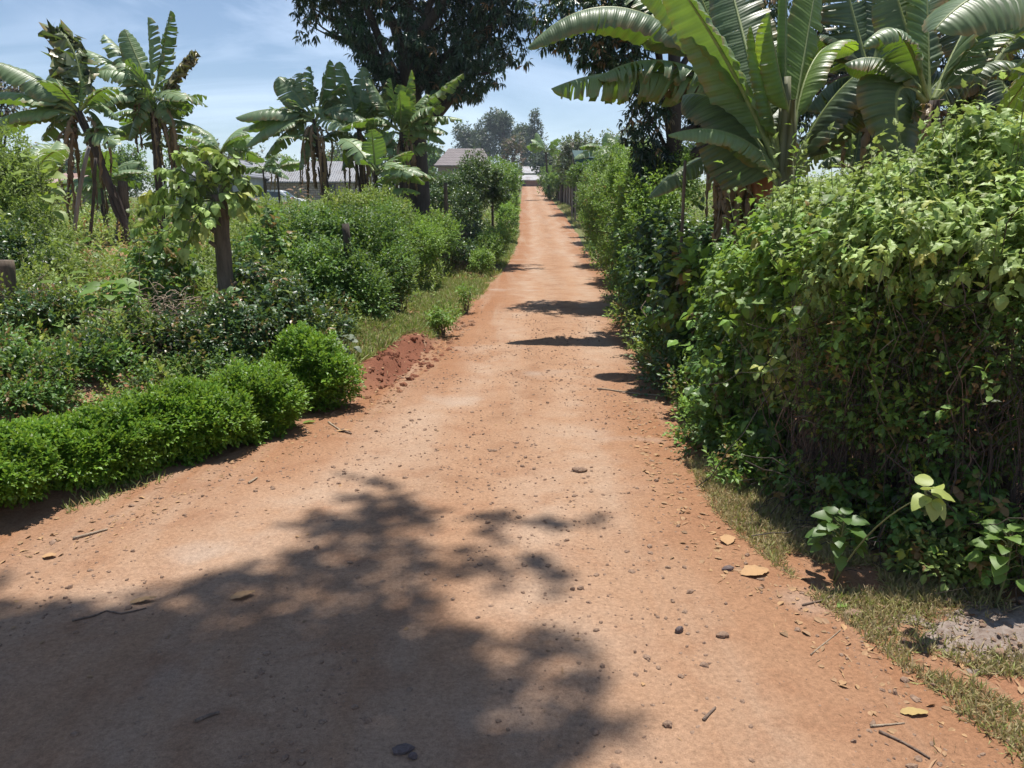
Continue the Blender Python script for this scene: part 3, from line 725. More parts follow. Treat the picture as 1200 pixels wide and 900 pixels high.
banana('banana plant in the middle of the left clump with a young lime leaf', ground_pt(428, YD1), P(420, 150, YD1), .15, [
    (420,148,398,72, 0, 11, .2, {'torn': .5, 'droop': .6, 'roll': .6, 'shade': .45}),
    (420,148,425,78, 0, 11, .2, {'torn': .5, 'droop': .6, 'roll': -.6, 'shade': .45}),
    (422,150,455,108, 5, 11, .2, {'torn': .3, 'droop': .6, 'roll': .6, 'shade': .35}),
    (422,152,468,172, 10, 13, -.3, {'torn': .12, 'droop': .7, 'shade': .95}),
    (418,150,385,110, 5, 11, .2, {'torn': .3, 'droop': .6, 'shade': .5}),
    (418,200,402,178, 2, 7, -.3, {'torn': .05, 'droop': .3, 'roll': 1., 'mat': 'banana_y', 'yel': .5}),
    (420,155,400,200, 8, 10, -.2, {'torn': .5, 'droop': .8, 'shade': .4}),
    (420,155,445,200, 8, 10, -.2, {'torn': .5, 'droop': .8, 'shade': .4}),
    ], YD1, GL, 'stemb', dead=7, deadL=1.8)
YE1 = 18.6
banana('banana plant against the mango trunk with spiky bright torn leaves', ground_pt(474, YE1), P(470, 155, YE1), .16, [
    (470,150,543,86, 4, 9, .2, {'torn': .85, 'droop': .6, 'shade': .7, 'roll': .4}),
    (472,152,542,140, 8, 8, -.2, {'torn': .8, 'droop': .9, 'shade': .9}),
    (472,156,522,168, 8, 9, -.2, {'torn': .2, 'droop': .7, 'shade': .95}),
    (468,148,482,82, 0, 10, .2, {'torn': .5, 'droop': .5, 'roll': .8, 'mat': 'banana_y', 'shade': .5}),
    (468,148,458,92, 0, 10, .2, {'torn': .5, 'droop': .5, 'roll': -.8, 'mat': 'banana_y', 'shade': .4}),
    (466,150,432,92, 3, 10, .2, {'torn': .4, 'droop': .6, 'shade': .5}),
    (466,152,428,142, 8, 11, -.2, {'torn': .15, 'droop': .7, 'shade': .95}),
    (468,156,440,175, 8, 10, -.2, {'torn': .15, 'droop': .7, 'shade': .9}),
    (468,150,500,110, 3, 10, .2, {'torn': .4, 'droop': .6, 'shade': .5}),
    ], YE1, GL, 'stemb', dead=6, deadL=1.5)
for k, (u, vt, Y, r, n, lb) in enumerate([
        (308,198,30,.10,7,'small banana plant before the block wall, left of the white car'),
        (324,200,31,.09,6,'small banana plant with a dry leaf, standing over the white car bonnet'),
        (258,178,24,.14,8,'banana plant with lit upper leaves between the left clump and the far roofs'),
        (40,205,12,.12,6,'low dark banana plant below lime leaves near the left edge'),
        (118,215,19,.10,5,'thin banana plant in the shade behind the left clump'),
        (735,180,27,.14,8,'banana plant above the vine covered hedge near the silvery trees'),
        (712,178,33,.14,7,'banana plant between the silvery tree and the green sheet shelter'),
        (640,178,66,.2,7,'small pale banana plant far up the road by the tin huts'),
        (440,200,17,.10,5,'low dark banana sucker at the foot of the middle clump'),
        ]):
    Lp = {0:34,1:34,2:55,3:60,4:60,5:42,6:40,7:34,8:30}[k]; wp = {0:6,1:6,2:9,3:13,4:9,5:8,6:7,7:5,8:7}[k]
    banana(lb, ground_pt(u+4, Y), P(u, vt, Y), r, rnd_leaves(u, vt, n, Lp, wp, seed=20+k, torn=.3), Y, GL if k < 5 or k == 8 else 'banana plants beyond the right hedge', 'stem' if k in (5,6) else 'stemb', dead=1 if k < 3 else 0, deadL=.7)

# ------------------------------------------------------------------ trees
def tree(name, label, base, limbs, blobs, r0, kind, mat, group=None, bark='bark', lai=2.2, top=None, gaps=None, **kw):
    base = np.asarray(base, float)
    root = empty(name, base, label, 'tree', group)
    m = MB(); fork = np.asarray(top, float)
    tr = bez(base-np.array([0,0,.1]), (base+fork)/2+np.array([.06*r0,0,0])*4, fork, 10)
    rr = np.linspace(r0, r0*.62, 10); rr[0] = r0*1.45; rr[1] = r0*1.12
    m.tube(tr, rr, 12, wob=.03)
    B = np.array(blobs)
    for b in B:
        e = b[:3]; i = rng.integers(5, 10); s = tr[i]; L = np.linalg.norm(e-s)
        mid = (s+e)/2+np.array([0,0,.12*L])+rng.normal(0,.07*L,3)
        pts = bez(s, mid, e, 8); q = r0*.42*min(1, b[3:6].mean()/1.0+.35)
        m.tube(pts, np.linspace(q, q*.25, 8), 7)
        for k in range(limbs):
            u = nrm(rng.normal(size=3))*b[3:6]*.85; st = pts[int(rng.integers(4,8))]
            m.tube(bez(st, (st+e+u)/2+rng.normal(0,.05*L,3), e+u, 5), np.linspace(q*.3, q*.06, 5), 4, cap=False)
    m.build('trunk', M[bark], root, True)
    crown_mesh('crown', blobs, kind, M[mat], root, lai, zmin=-9, gaps=gaps, **kw)
    return root
def cloud_blobs(c, R3, n, r, seed, flat_=.7):
    g = np.random.default_rng(seed); out = []
    for k in range(n):
        u = nrm(g.normal(size=3)); f = g.uniform(.3,1.)
        rr = r*g.uniform(.65,1.3)
        out.append((c[0]+u[0]*R3[0]*f, c[1]+u[1]*R3[1]*f, c[2]+u[2]*R3[2]*f, rr, rr, rr*flat_))
    return out
# big mango left of the road
Yt = 21.
mb_ = []
for (u,v,ru,rv,dy) in [(385,18,30,22,.3),(420,35,30,20,-.3),(385,-15,34,25,.5),(440,60,28,26,.2),(455,20,45,40,-.5),(480,80,34,36,0),(500,40,50,45,.5),(520,90,34,26,-.3),(540,60,42,40,.2),(565,75,32,26,-.4),(575,30,42,34,.3),(592,12,26,24,-.2),(545,105,24,14,0),(450,100,20,18,.3),(430,-20,70,35,.6),(520,-30,90,45,0),(590,-30,50,35,.4),(480,-80,120,55,0),(395,-60,60,40,-.4),(570,-80,60,40,-.3),(466,118,16,16,0)]:
    mb_.append(pb(u,v,Yt+dy,ru,rv,1.3 if v < 0 else .9))
tree('mango_tree', 'huge dark mango tree with thick trunk left of the road', ground_pt(488, Yt), 4, mb_, .40, 'mango', 'mango', lai=1.45, top=P(478, 60, Yt), size=.21, gaps=(1.5,.34), rough=.6, dry=.04, inner=.3)
# mango behind the right bananas
Yt = 12.6; mb_ = []
for (u,v,ru,rv,dy) in [(665,25,34,26,.4),(700,20,40,34,0),(690,60,34,24,.2),(735,50,34,30,0),(728,90,16,14,0),(760,20,40,34,.4),(765,110,28,24,.3),(757,150,22,26,.1),(780,190,26,20,.3),(770,-20,60,40,0),(700,-30,60,32,.5),(820,100,36,30,.6),(830,150,30,30,.6),(765,200,20,22,-.1),(850,20,60,50,.8),(800,-60,90,50,.5),(900,60,60,50,1.2),(980,60,60,60,1.5),(1030,110,50,50,1.5),(1090,60,60,60,1.8),(1150,90,60,60,2.),(930,120,50,44,1.2),(1200,40,60,60,2.2),(1060,160,50,40,1.8),(880,160,40,36,.9)]:
    mb_.append(pb(u,v,Yt+dy,ru,rv,.55))
tree('mango_tree', 'dark leaved tree with dark trunk hidden behind the right bananas', ground_pt(793, Yt), 3, mb_, .15, 'mango', 'mango', lai=1.5, top=P(790, 60, Yt), size=.15, gaps=(3.,.3), rough=.45, dry=.08, inner=.3)
# shade tree that stands off the left edge of the picture: only its shadow is seen
def shade_tree():
    # places on the road that lie in its shade
    spots = [(437,578,22,22),(430,612,62,28),(392,650,68,34),(300,702,100,34),(170,760,170,70),(40,740,120,50),(60,850,160,80),(250,850,230,90),(448,690,70,55),(420,800,120,90),
             (540,616,70,10),(630,615,70,8),(595,662,60,15),(640,684,40,14),(520,665,60,20),(590,765,80,22),(680,752,50,14),(540,860,180,55),(680,855,50,22),(500,790,60,40),(640,810,60,20)]
    pts = []
    for (u,v,ru,rv) in spots:
        a = abs(G(u+ru,v)[0]-G(u-ru,v)[0])*abs(G(u,v-rv)[1]-G(u,v+rv)[1])
        for _ in range(max(6, int(a*(100 if u < 480 or v > 830 else 62)))):
            r = math.sqrt(random.random()); f = random.uniform(0,6.283)
            g = G(u+ru*r*math.cos(f), v+rv*r*math.sin(f)); pts.append(g)
    for _ in range(1200): pts.append(np.array([random.uniform(-4.5,.1), random.uniform(-1.2,1.95), 0]))
    for _ in range(620):
        q = G(random.uniform(-150,560), random.uniform(730,905))
        if q[1] < 3.4: pts.append(q)
    pts = np.array(pts); h = rng.uniform(10.0, 11.4, len(pts))
    p = pts+SUN[None]*(h/SUN[2])[:,None]
    base = np.array([-7.4, 2.3, 0.]); base[2] = T(base[0], base[1])
    root = empty('shade_tree', base, 'tall tree whose crown shades the road in front', 'tree')
    m = MB(); tr = bez(base-np.array([0,0,.1]), [-7.0,2.3,6.5], [-4.8,2.7,10.4], 12)
    m.tube(tr, np.linspace(.24,.12,12), 10, wob=.03)
    hub = [tr[-1]]
    B = p[rng.integers(len(p), size=26)]
    for b in B:
        s = tr[int(rng.integers(9,12))]; m.tube(bez(s, (s+b)/2+[0,0,.25], b, 8), np.linspace(.05,.008,8), 5)
    m.build('trunk', M['bark'], root, True)
    c = MB(); d = nrm(rng.normal(size=p.shape)+np.array([0,0,.3]))
    sprigs(c, p, d, .16, 8, 'oval', .105, (80,20), .3)
    c.build('crown', M['dark'], root)
shade_tree()
# trees further off
def simple_tree(name, label, u, vb, vt, Y, wpx, kind, mat, n=9, size=None, group=None, seed=0, lai=1.8, crown=.65, rpx=None, gaps=None, flat_=.8, r0=None, **kw):
    g = ground_pt(u, Y); s = Y/900.
    zt = P(u, vt, Y)[2]; H = zt-g[2]; ch = H*crown
    c = (g[0], g[1], zt-ch/2); R3 = (wpx*s*.5*.72, wpx*s*.4, ch*.5*.74)
    bl = cloud_blobs(c, R3, n, wpx*s*.5*(rpx or .42), seed, flat_)
    return tree(name, label, g, 2, bl, r0 or H*.025, kind, mat, group, lai=lai, top=np.array([g[0], g[1], zt-ch*.55]), size=size or Y*.0042, gaps=gaps, **kw)
SG = 'silvery trees beyond the right hedge'
simple_tree('silvery_tree', 'silvery grey leafed tree directly right of the road end', 672, 240, 136, 46, 62, 'far', 'silver', 11, .22, SG, 4, 1.3, .8, rough=.5, dry=.1)
simple_tree('silvery_tree', 'taller silvery grey tree left of the hanging mango leaves', 722, 240, 130, 42, 72, 'far', 'silver', 12, .2, SG, 5, 1.2, .8, rough=.5, dry=.1)
simple_tree('silvery_tree', 'dense grey green tree low beside the board fence', 658, 240, 168, 58, 40, 'far', 'mid', 8, .24, SG, 6, 1.6, .9, rough=.5)
simple_tree('tree', 'grey pink half bare tree in front of the distant eucalyptus', 601, 222, 152, 100, 40, 'far', 'grey', 9, .42, None, 8, .9, .85, rough=.6, dry=.4)
simple_tree('tree', 'hazy green tree right behind the grey pink tree', 645, 222, 168, 120, 44, 'far', 'euc', 9, .5, None, 9, 1.6, .85)
EG = 'eucalyptus trees on the horizon'
for u, vt, w, Y, lb in [(545,136,36,205,'leftmost and lowest round crown of the distant eucalyptus row'),(566,134,38,215,'second crown from the left in the distant eucalyptus row'),
                     (590,124,42,200,'tallest round crown of the distant eucalyptus row'),(612,132,32,210,'distant eucalyptus crown just left of the pointed cypress')]:
    simple_tree('eucalyptus_tree', lb, u, 215, vt, Y, w, 'far', 'euc', 14, .8, EG, int(u), 2.8, .74, rough=.35, rpx=.40, flat_=1.0, gaps=(.5,.25))
def cypress():
    Y = 190; g = ground_pt(626, Y); zt = P(626, 131, Y)[2]; H = zt-g[2]
    bl = [(g[0], Y, g[2]+H*t, 3.6*(1-t)**.8+.35, 3.6*(1-t)**.8+.35, H*.09) for t in np.linspace(.12,.97,11)]
    tree('cypress_tree', 'dark pointed cypress at the right of the distant trees', g, 0, bl, .4, 'far', 'euc', lai=2.2, top=(g[0], Y, g[2]+H*.8), size=.7, rough=.35)
cypress()
FG = 'dark trees behind the left houses'
for u, vt, w, Y, sd, lb in [(455,158,50,62,1,'dark tree crown just left of the mango trunk behind the bananas'),(500,168,40,104,2,'dark tree between the mango trunk and the tiled roof'),
                        (248,140,60,60,3,'grey crowned tree rising above the roofs left of the bananas'),(215,142,40,55,4,'green tree just right of the ragged tall banana'),(282,150,40,70,5,'grey thin tree over the pale roof'),
                        (335,185,60,95,6,'low dark tree over the block wall roof'),(400,180,60,90,7,'low tree behind the dark banana stems'),(150,170,80,50,8,'leafy tree behind the leaning banana stems'),(60,175,80,45,9,'shady tree behind the rusty tin roof')]:
    simple_tree('tree', lb, u, 235, vt, Y, w, 'far', 'grey' if sd in (3,5) else 'mid', 9, Y*.0045, FG, sd, 1.6, .85, rough=.5, dry=.05)
simple_tree('tree', 'tall reddish grey tree at the upper left corner', 8, 250, 22, 24, 84, 'tree', 'grey', 14, .14, None, 31, 1.1, .75, rough=.5, dry=.35)
for k, (x, Y) in enumerate([(-75,150),(-60,165),(-48,140),(-38,170),(-30,150),(-20,165),(34,150),(44,170),(56,160),(70,150),(-95,170),(86,170),(22,240),(-8,250),(10,245)]):
    u = 600+900*x/Y
    if k == 0: proto = simple_tree('far_tree', 'hazy dark tree on the far skyline', u, 215, 178, Y, 60, 'far', 'euc', 9, .9, 'trees on the far skyline', 40, 1.5, .85); kids = list(proto.children)
    else:
        c = proto.copy(); C.objects.link(c); c.location = (x, Y, float(T(x, Y))); c.rotation_euler = (0,0,k*1.3); s = .8+.5*random.random(); c.scale = (s,s,s*.95)
        for ch in kids:
            d = ch.copy(); C.objects.link(d); d.parent = c
# small trees and clipped shrubs left of the far road
simple_tree('small_tree', 'small round lollipop tree with thin bare trunk at the road edge', 577, 285, 192, 25, 36, 'tree', 'dark', 9, .07, None, 50, 2.6, .52, rough=.3, r0=.05)

# ------------------------------------------------------------------ buildings, fence, car
def building(name, label, u0, u1, vwall, vroof, Y, depth, wmat, rmat, hip=True, wins=(), cat='house', over=.4, base=None):
    x0 = P(u0,230,Y)[0]; x1 = P(u1,230,Y)[0]; cx = (x0+x1)/2; g = float(T(cx, Y))-.3 if base is None else base
    zw = P(cx, vwall, Y)[2]; zt = P(cx, vroof, Y+depth/2)[2]; W = (x1-x0)/2
    root = empty(name, (cx, Y+depth/2, g), label, cat)
    m = MB(); m.box((cx, Y+depth/2, (g+zw)/2), (W, depth/2, (zw-g)/2)); m.build('wall', wmat, root)
    m = MB(); e = over; a, b = x0-e, x1+e; c, d = Y-e, Y+depth+e; ym = Y+depth/2; h = W*.45 if hip else -.02
    zb = zw+.02
    V = [(a,c,zb),(b,c,zb),(b,d,zb),(a,d,zb),(a+(h if hip else 0),ym,zt),(b-(h if hip else 0),ym,zt)]
    V2 = V+[(x,y,z-.12) for x,y,z in V]
    m.add(V2, [0,1,5,4, 2,3,4,5, 1,2,5, 3,0,4, 7,6,9,8, 0,6,7,1, 1,7,8,2, 2,8,9,3, 3,9,6,0], [4,4,3,3,4,4,4,4,4])
    m.build('roof', rmat, root)
    for (uw, v0, v1, ww, nm) in wins:
        m = MB(); p = P(uw, v0, Y); q = P(uw, v1, Y); m.box((p[0], Y-.02, (p[2]+q[2])/2), (ww/2, .05, abs(p[2]-q[2])/2)); o = m.build(nm, WIN, root)
        m = MB(); m.box((p[0], Y-.085, (p[2]+q[2])/2), (.03, .012, abs(p[2]-q[2])/2)); m.box((p[0], Y-.07, min(p[2],q[2])-.04), (ww/2+.08, .08, .04)); f = m.build('frame', M['wood'], None); f.parent = o
    return root
WIN = flat('dark_opening', (.03,.032,.035), .3)
BLOCK = blockmat('grey_block', (.34,.29,.26), (.40,.35,.32), (.18,.15,.13)); MUD = flat('brown_wall', (.22,.14,.11), .9)
ROOFG = tinmat('grey_roof', (.30,.30,.31), (.25,.24,.24), 30); TILE = blockmat('roof_tiles', (.19,.165,.165), (.23,.20,.20), (.12,.10,.10), 1, .35, .30)
TIN = tinmat('pale_tin', (.62,.60,.60), (.45,.40,.38), 40); RUST = tinmat('rusty_tin', (.50,.36,.30), (.40,.24,.17), 40); BLUE = flat('pale_wall', (.36,.40,.44), .8)
building('block_house', 'long grey block house with pale sheet roof behind the car', 292, 425, 213, 189, 70, 7, BLOCK, ROOFG, False, [(298,216,228,1.2,'window'),(385,216,228,1.2,'window')])
building('pale_house', 'pale bluish house with dark doorway left of the block house', 205, 285, 206, 188, 64, 7, BLUE, ROOFG, True, [(262,208,226,1.3,'door'),(232,210,222,1.1,'window')])
building('tiled_house', 'house with dark hipped tile roof rising behind the left hedge', 514, 574, 194, 174, 85, 8, flat('brick_wall', (.26,.20,.18), .9), TILE, True, [(536,198,210,1.0,'window'),(562,198,210,1.0,'window')])
building('tin_hut', 'low brown hut with bright tin roof closing the road end', 606, 640, 211, 205, 114, 4, MUD, TIN, False, [(612,212,221,.9,'door')], 'hut', .3)
building('tin_hut', 'pale roofed hut half hidden behind the low brown hut', 614, 648, 203, 195, 128, 5, BLUE, TIN, False, [(630,205,211,.9,'window')], 'hut', .3)
building('shed', 'shed with rusty tin roof between the left banana stems', 60, 98, 215, 203, 30, 3, M['wood'], RUST, False, [(80,218,232,.8,'door')], 'shed', .25)
def shelter():
    Y = 40; a = P(674,185,Y); b = P(698,185,Y); g = float(T(a[0], Y))
    r = empty('sheet_shelter', (a[0], Y, g), 'small shelter with dark green sheet roof above the right fence', 'shelter')
    m = MB(); V = [(a[0],Y,a[2]),(b[0],Y,a[2]+.02),(b[0],Y+2.2,a[2]+.5),(a[0],Y+2.2,a[2]+.5)]; V += [(x,y,z-.30) for x,y,z in V[:2]]+[(x,y,z-.05) for x,y,z in V[2:]]
    m.add(V, [0,1,2,3, 7,6,5,4, 0,4,5,1, 1,5,6,2, 2,6,7,3, 3,7,4,0], [4]*6); m.build('roof', flat('green_sheet', (.012,.055,.045), .5), r)
    for x in (a[0]+.06, b[0]-.06):
        for y in (Y+.08, Y+2.1):
            m = MB(); m.tube([(x,y,g-.1),(x,y,a[2]-.05 if y < Y+1 else a[2]+.42)], .04, 6); m.build('post', M['wood'], r)
shelter()
def board_fence():
    a = np.array([P(692,246,42)[0], 42.]); b = np.array([P(652,224,68)[0], 68.]); L = np.linalg.norm(b-a); d = (b-a)/L; ang = math.atan2(d[1], d[0])
    r = empty('board_fence', (a[0], a[1], float(T(a[0], a[1]))), 'grey weathered board fence along the right side of the far road', 'fence')
    m = MB(); n = int(L/.16); g = 0
    for k in range(n):
        p = a+d*(k+.5)*.16; z = float(T(p[0], p[1])); h = 1.55+random.uniform(-.14,.12)+.15*math.sin(k*.07)
        m.box((p[0]+random.uniform(-.01,.01), p[1], z+h/2), (.07, .012, h/2), 0, ang)
    m.build('boards', M['wood'], r).name = 'board_panel'
    for k in range(0, n, 14):
        p = a+d*k*.16; z = float(T(p[0], p[1])); m = MB(); m.tube([(p[0]-.08,p[1],z-.1),(p[0]-.08,p[1],z+1.75)], .05, 7); m.build('post', M['stump'], r)
    for h in (.5, 1.25):
        m = MB(); pts = [(*(a+d*L*t+np.array([.07,0])), float(T(*(a+d*L*t)))+h) for t in np.linspace(0,1,12)]; m.tube(pts, .03, 5); m.build('rail', M['wood'], r)
board_fence()
def car():
    Y = 60.; c = P(326, 236, Y); g = float(T(c[0], Y)); r = empty('parked_car', (c[0], Y, g), 'white parked hatchback in front of the grey block wall', 'car')
    paint = flat('white_paint', (.78,.79,.80), .25, .05); glass = flat('car_glass', (.05,.07,.08), .1, .05); tyre = flat('tyre', (.02,.02,.02), .8); rim = flat('rim', (.4,.4,.42), .4)
    prof = [(-2.05,.35),(-2.08,.75),(-2.0,1.0),(-1.75,1.5),(-1.5,1.56),(.2,1.55),(.55,1.45),(1.1,1.02),(1.9,.88),(2.08,.7),(2.1,.35)]
    V = []; 
    for sy in (-.84,.84):
        for x, z in prof: V.append((c[0]+x, Y+sy*(.86 if z > 1.2 else 1), g+z+.0))
    n = len(prof); L = list(range(n))[::-1]+list(range(n,2*n)); N = [n,n]
    for i in range(n): j = (i+1)%n; L += [i, j, n+j, n+i]; N.append(4)
    m = MB(); m.add(V, L, N); b = m.build('body', paint, r)
    for q in ([(-1.7,1.03),(-1.62,1.42),(-.75,1.46),(-.7,1.03)], [(-.6,1.03),(-.66,1.46),(.15,1.45),(.85,1.03)]):
        for sy in (-1,1):
            m = MB(); V = [(c[0]+x, Y+sy*(.852 if z < 1.2 else .742), g+z) for x, z in q]+[(c[0]+x, Y+sy*(.80 if z < 1.2 else .69), g+z) for x, z in q]
            m.add(V, [0,1,2,3, 7,6,5,4, 0,4,5,1, 1,5,6,2, 2,6,7,3, 3,7,4,0], [4]*6); m.build('side_window', glass, r)
    m = MB(); V = [(c[0]+x, Y+sy, g+z) for (x,z) in ((1.08,1.065),(.58,1.455)) for sy in (-.62,.62)]; V += [(x-.02,y,z-.02) for x,y,z in V]
    m.add(V, [0,1,3,2, 4,6,7,5, 0,4,5,1, 2,3,7,6, 0,2,6,4, 1,5,7,3], [4]*6); m.build('windscreen', glass, r)
    for x in (-1.3,1.3):
        for sy in (-1,1):
            m = MB(); m.tube([(c[0]+x,Y+sy*.66,g+.32),(c[0]+x,Y+sy*.87,g+.32)], .32, 20); w = m.build('wheel', tyre, r)
            m = MB(); m.tube([(c[0]+x,Y+sy*.80,g+.32),(c[0]+x,Y+sy*.885,g+.32)], .19, 14); k = m.build('rim', rim, None); k.parent = w
    for sy in (-.6,.6):
        m = MB(); m.box((c[0]+2.06,Y+sy,g+.72), (.05,.16,.07)); m.build('headlight', rim, r)
        m = MB(); m.box((c[0]-2.05,Y+sy,g+.85), (.04,.1,.14)); m.build('tail_light', flat('red_lamp', (.4,.02,.02), .3), r)
car()

# ------------------------------------------------------------------ right hedge
RH = 'shrubs of the right hedge'
shrub('hedge_shrub', 'pale leafy hedge bush filling the right edge, sunlit on top', 'hedge', [
    pb(1215,232,3.75,70,46,.5), pb(1160,262,3.5,70,52,.35), pb(1230,300,3.25,70,50,.3), pb(1165,216,4.2,60,30,.6), pb(1250,220,4.3,60,32,.6), pb(1110,300,3.6,60,40,.35)],
    'lobed', 'pale', RH, lai=2.6, twigs=50, tw=.004, size=.075, yel=.08, zmin=.9, stems=5, rough=.55, tipyel=.2, shoots=1.8, freq=3.2)
shrub('hedge_shrub', 'tall pale shoot bush with yellow pods, highest point of the right hedge', 'hedge', [
    pb(1125,178,4.1,36,30,.3), pb(1075,215,4.2,46,26,.35), pb(1150,166,4.3,34,22,.3), pb(1160,185,4.1,40,30,.3)],
    'lobed', 'pale', RH, lai=2.5, twigs=40, tw=.004, size=.085, yel=.12, zmin=.9, freq=3.2)
shrub('hedge_shrub', 'middle pale hedge bush with dense small lobed leaves under the banana stem', 'hedge', [
    pb(1040,258,3.9,64,44,.45), pb(985,262,4.5,56,40,.5), pb(1050,300,3.55,60,40,.35), pb(990,315,3.9,54,40,.35), pb(1040,228,5.0,60,22,.7), pb(960,246,5.6,50,22,.6)],
    'lobed', 'pale', RH, lai=2.7, twigs=60, size=.068, yel=.06, zmin=.8, stems=5, tw=.004, rough=.55, tipyel=.2, shoots=1.8, freq=3.2)
shrub('hedge_shrub', 'green broad leafed hedge bush bulging left below the pale banana stem', 'hedge', [
    pb(912,280,5.4,40,30,.4), pb(940,300,4.7,50,40,.4), pb(895,325,5.1,48,42,.4), pb(875,312,6.0,34,26,.4), pb(930,355,4.5,44,40,.3)],
    'lobed', 'vine', RH, lai=2.7, twigs=60, size=.085, yel=.05, zmin=.5, stems=10)
shrub('hedge_shrub', 'thin straggling growth hanging over the dark twiggy hollow', 'hedge', [
    pb(1010,380,3.6,50,40,.2), pb(1100,385,3.3,60,40,.2), pb(1190,400,3.3,50,46,.2), pb(1040,450,3.5,50,40,.2), pb(970,450,3.9,40,50,.2), pb(1150,470,3.1,46,40,.2)],
    'small', 'vine', RH, lai=.9, twigs=60, tw=.003, twmat='bark', size=.05, rough=.7, gaps=(4.,.42), dry=.1, yel=.1, stems=9)
shrub('hedge_shrub', 'yellowing hedge bush with wilted pale leaves beside the dark tangle', 'hedge', [
    pb(955,385,4.3,36,52,.25), pb(925,425,4.4,34,48,.25), pb(975,340,4.1,34,36,.25)],
    'broad', 'pale', RH, lai=2.2, twigs=60, size=.060, yel=.4, dry=.06, zmin=.2, stems=8)
shrub('hedge_shrub', 'green hedge bush with heart shaped leaves hanging over the road edge', 'hedge', [
    pb(888,440,4.9,46,50,.35), pb(862,500,4.8,36,44,.25), pb(900,520,4.45,46,46,.25), pb(850,440,5.6,36,44,.3), pb(868,385,5.5,44,44,.35)],
    'broad', 'mid', RH, lai=2.4, twigs=90, size=.062, yel=.05, stems=12, dry=.04)
shrub('hedge_shrub', 'low light green bush at the hedge foot beside the stick on the road', 'hedge', [
    pb(842,440,5.6,28,22,.2), pb(862,470,5.1,30,26,.2), pb(835,470,5.7,20,22,.18)],
    'broad', 'vine', RH, lai=2.4, twigs=16, size=.075)
def tangle(label, blobs, lai, ntw, roots, leaf='small', mat='mid', tw='twig', size=.034, sheet=0.):
    B = np.array(blobs); c = B[:,:3].mean(0); root = empty('tangled_bush', (c[0], c[1], float(T(c[0], c[1]))), label, 'bush', RH)
    crown_mesh('foliage', blobs, leaf, M[mat], root, lai, size=size, inner=.6, yel=.06, dry=.12, upd=.2)
    m = MB(); k = rng.choice(len(B), ntw)
    for q in k:
        b = B[q]; u = nrm(rng.normal(size=3))*b[3:6]*rng.uniform(.4,1.05); e = b[:3]+u
        if rng.random() < .55:
            s = np.array([e[0]+rng.normal(0,.15), e[1]+rng.normal(.08,.15), 0]); s[2] = float(T(s[0], s[1]))
        else: s = e+np.array([rng.normal(0,.22), rng.normal(0,.15), rng.normal(0,.22)])
        s[2] = max(s[2], float(T(s[0], s[1]))-.02); e = e.copy(); e[2] = max(e[2], float(T(e[0], e[1]))+.01)
        q_ = bez(s, (s+e)/2+rng.normal(0,.10,3), e, 9); q_[1:-1] += rng.normal(0,.012,(7,3)); m.tube(q_, np.linspace(1,.4,9)*rng.uniform(.001,.0038), 4, cap=False)
    m.build('twigs', M['bark' if tw == 'twig' else tw], root, True).name = 'branch'
    m = MB()
    for (u0, v0, u1, v1, Y, r) in roots:
        a = P(u0, v0, Y); b = P(u1, v1, Y+.1); m.tube(bez(a, (a+b)/2+rng.normal(0,.03,3), b, 8), np.linspace(r, r*.6, 8), 8, wob=.06)
    if roots: m.build('trunk', M['bark'], root, True)
tangle('dark twiggy shaded hollow of the right hedge full of bare crossing twigs', [
    pb(1010,400,3.75,50,60,.3), pb(1090,400,3.5,60,60,.3), pb(1180,400,3.25,60,70,.3), pb(1000,480,3.7,46,50,.25), pb(1080,500,3.4,60,60,.25), pb(1175,500,3.35,60,60,.25), pb(1250,480,3.25,50,90,.25)],
    1.7, 950, [(1195,640,1130,330,3.3,.022),(1150,640,1175,380,3.45,.018),(1060,620,1020,360,3.8,.018),(960,600,985,360,4.2,.02),(1110,630,1060,400,3.6,.014)])
tangle('low leafy tangle at the foot of the right hedge above the grey ash', [
    pb(1000,590,3.45,44,50,.22), pb(1080,620,3.15,56,50,.2), pb(1160,640,2.95,52,46,.2), pb(940,570,3.9,36,44,.22), pb(1225,640,2.85,46,50,.2), pb(1130,575,3.2,50,40,.2)],
    1.5, 330, [], 'broad', 'mid', 'twig', .045)
def leaf_plant(name, label, base, tips, size, tp, mat, yel=0., group=None, stemr=.004, twmat='cane', cat='plant', dry=0., hub=None, ctop=None):
    base = np.asarray(base, float); root = empty(name, base, label, cat, group)
    m = MB(); s = MB()
    if ctop is not None: s.tube(bez(base, (base+ctop)/2+rng.normal(0,.02,3), ctop, 8), np.linspace(stemr*1.4, stemr*.6, 8), 6)
    if hub is not None:
        s.tube(bez(base, (base+hub)/2+np.array([-.05,0,.10]), hub, 10), np.linspace(stemr*1.6, stemr, 10), 6); base = np.asarray(hub, float)
    for (e, d) in tips:
        e = np.asarray(e, float); d = nrm(np.asarray(d, float))
        b0 = base
        if ctop is not None:
            tt = np.clip((e[2]-base[2])/max(.02, ctop[2]-base[2])-.12, 0, .97); b0 = base+(ctop-base)*tt
        s.tube(bez(b0, (b0+e)/2+np.array([0,0,.02])+rng.normal(0,.008,3), e, 6), np.linspace(stemr, stemr*.5, 6)*(1 if ctop is None else .6), 5, cap=False)
        up = nrm(np.array([0,-.35,1.])+rng.normal(0,.2,3))
        V, L, N, A = place(tp, e[None], d[None], up[None], size*rng.uniform(.75,1.15), np.array([[.5+rng.normal(0,.1), yel, dry]]))
        m.add(V, L, N, A)
    m.build('leaves', M[mat], root, True).name = 'leaf_cluster'; s.build('stem', M[twmat], root, True)
    return root
c = P(1085, 572, 2.72); g = P(985, 600, 3.0); g[2] = float(T(g[0], g[1]))
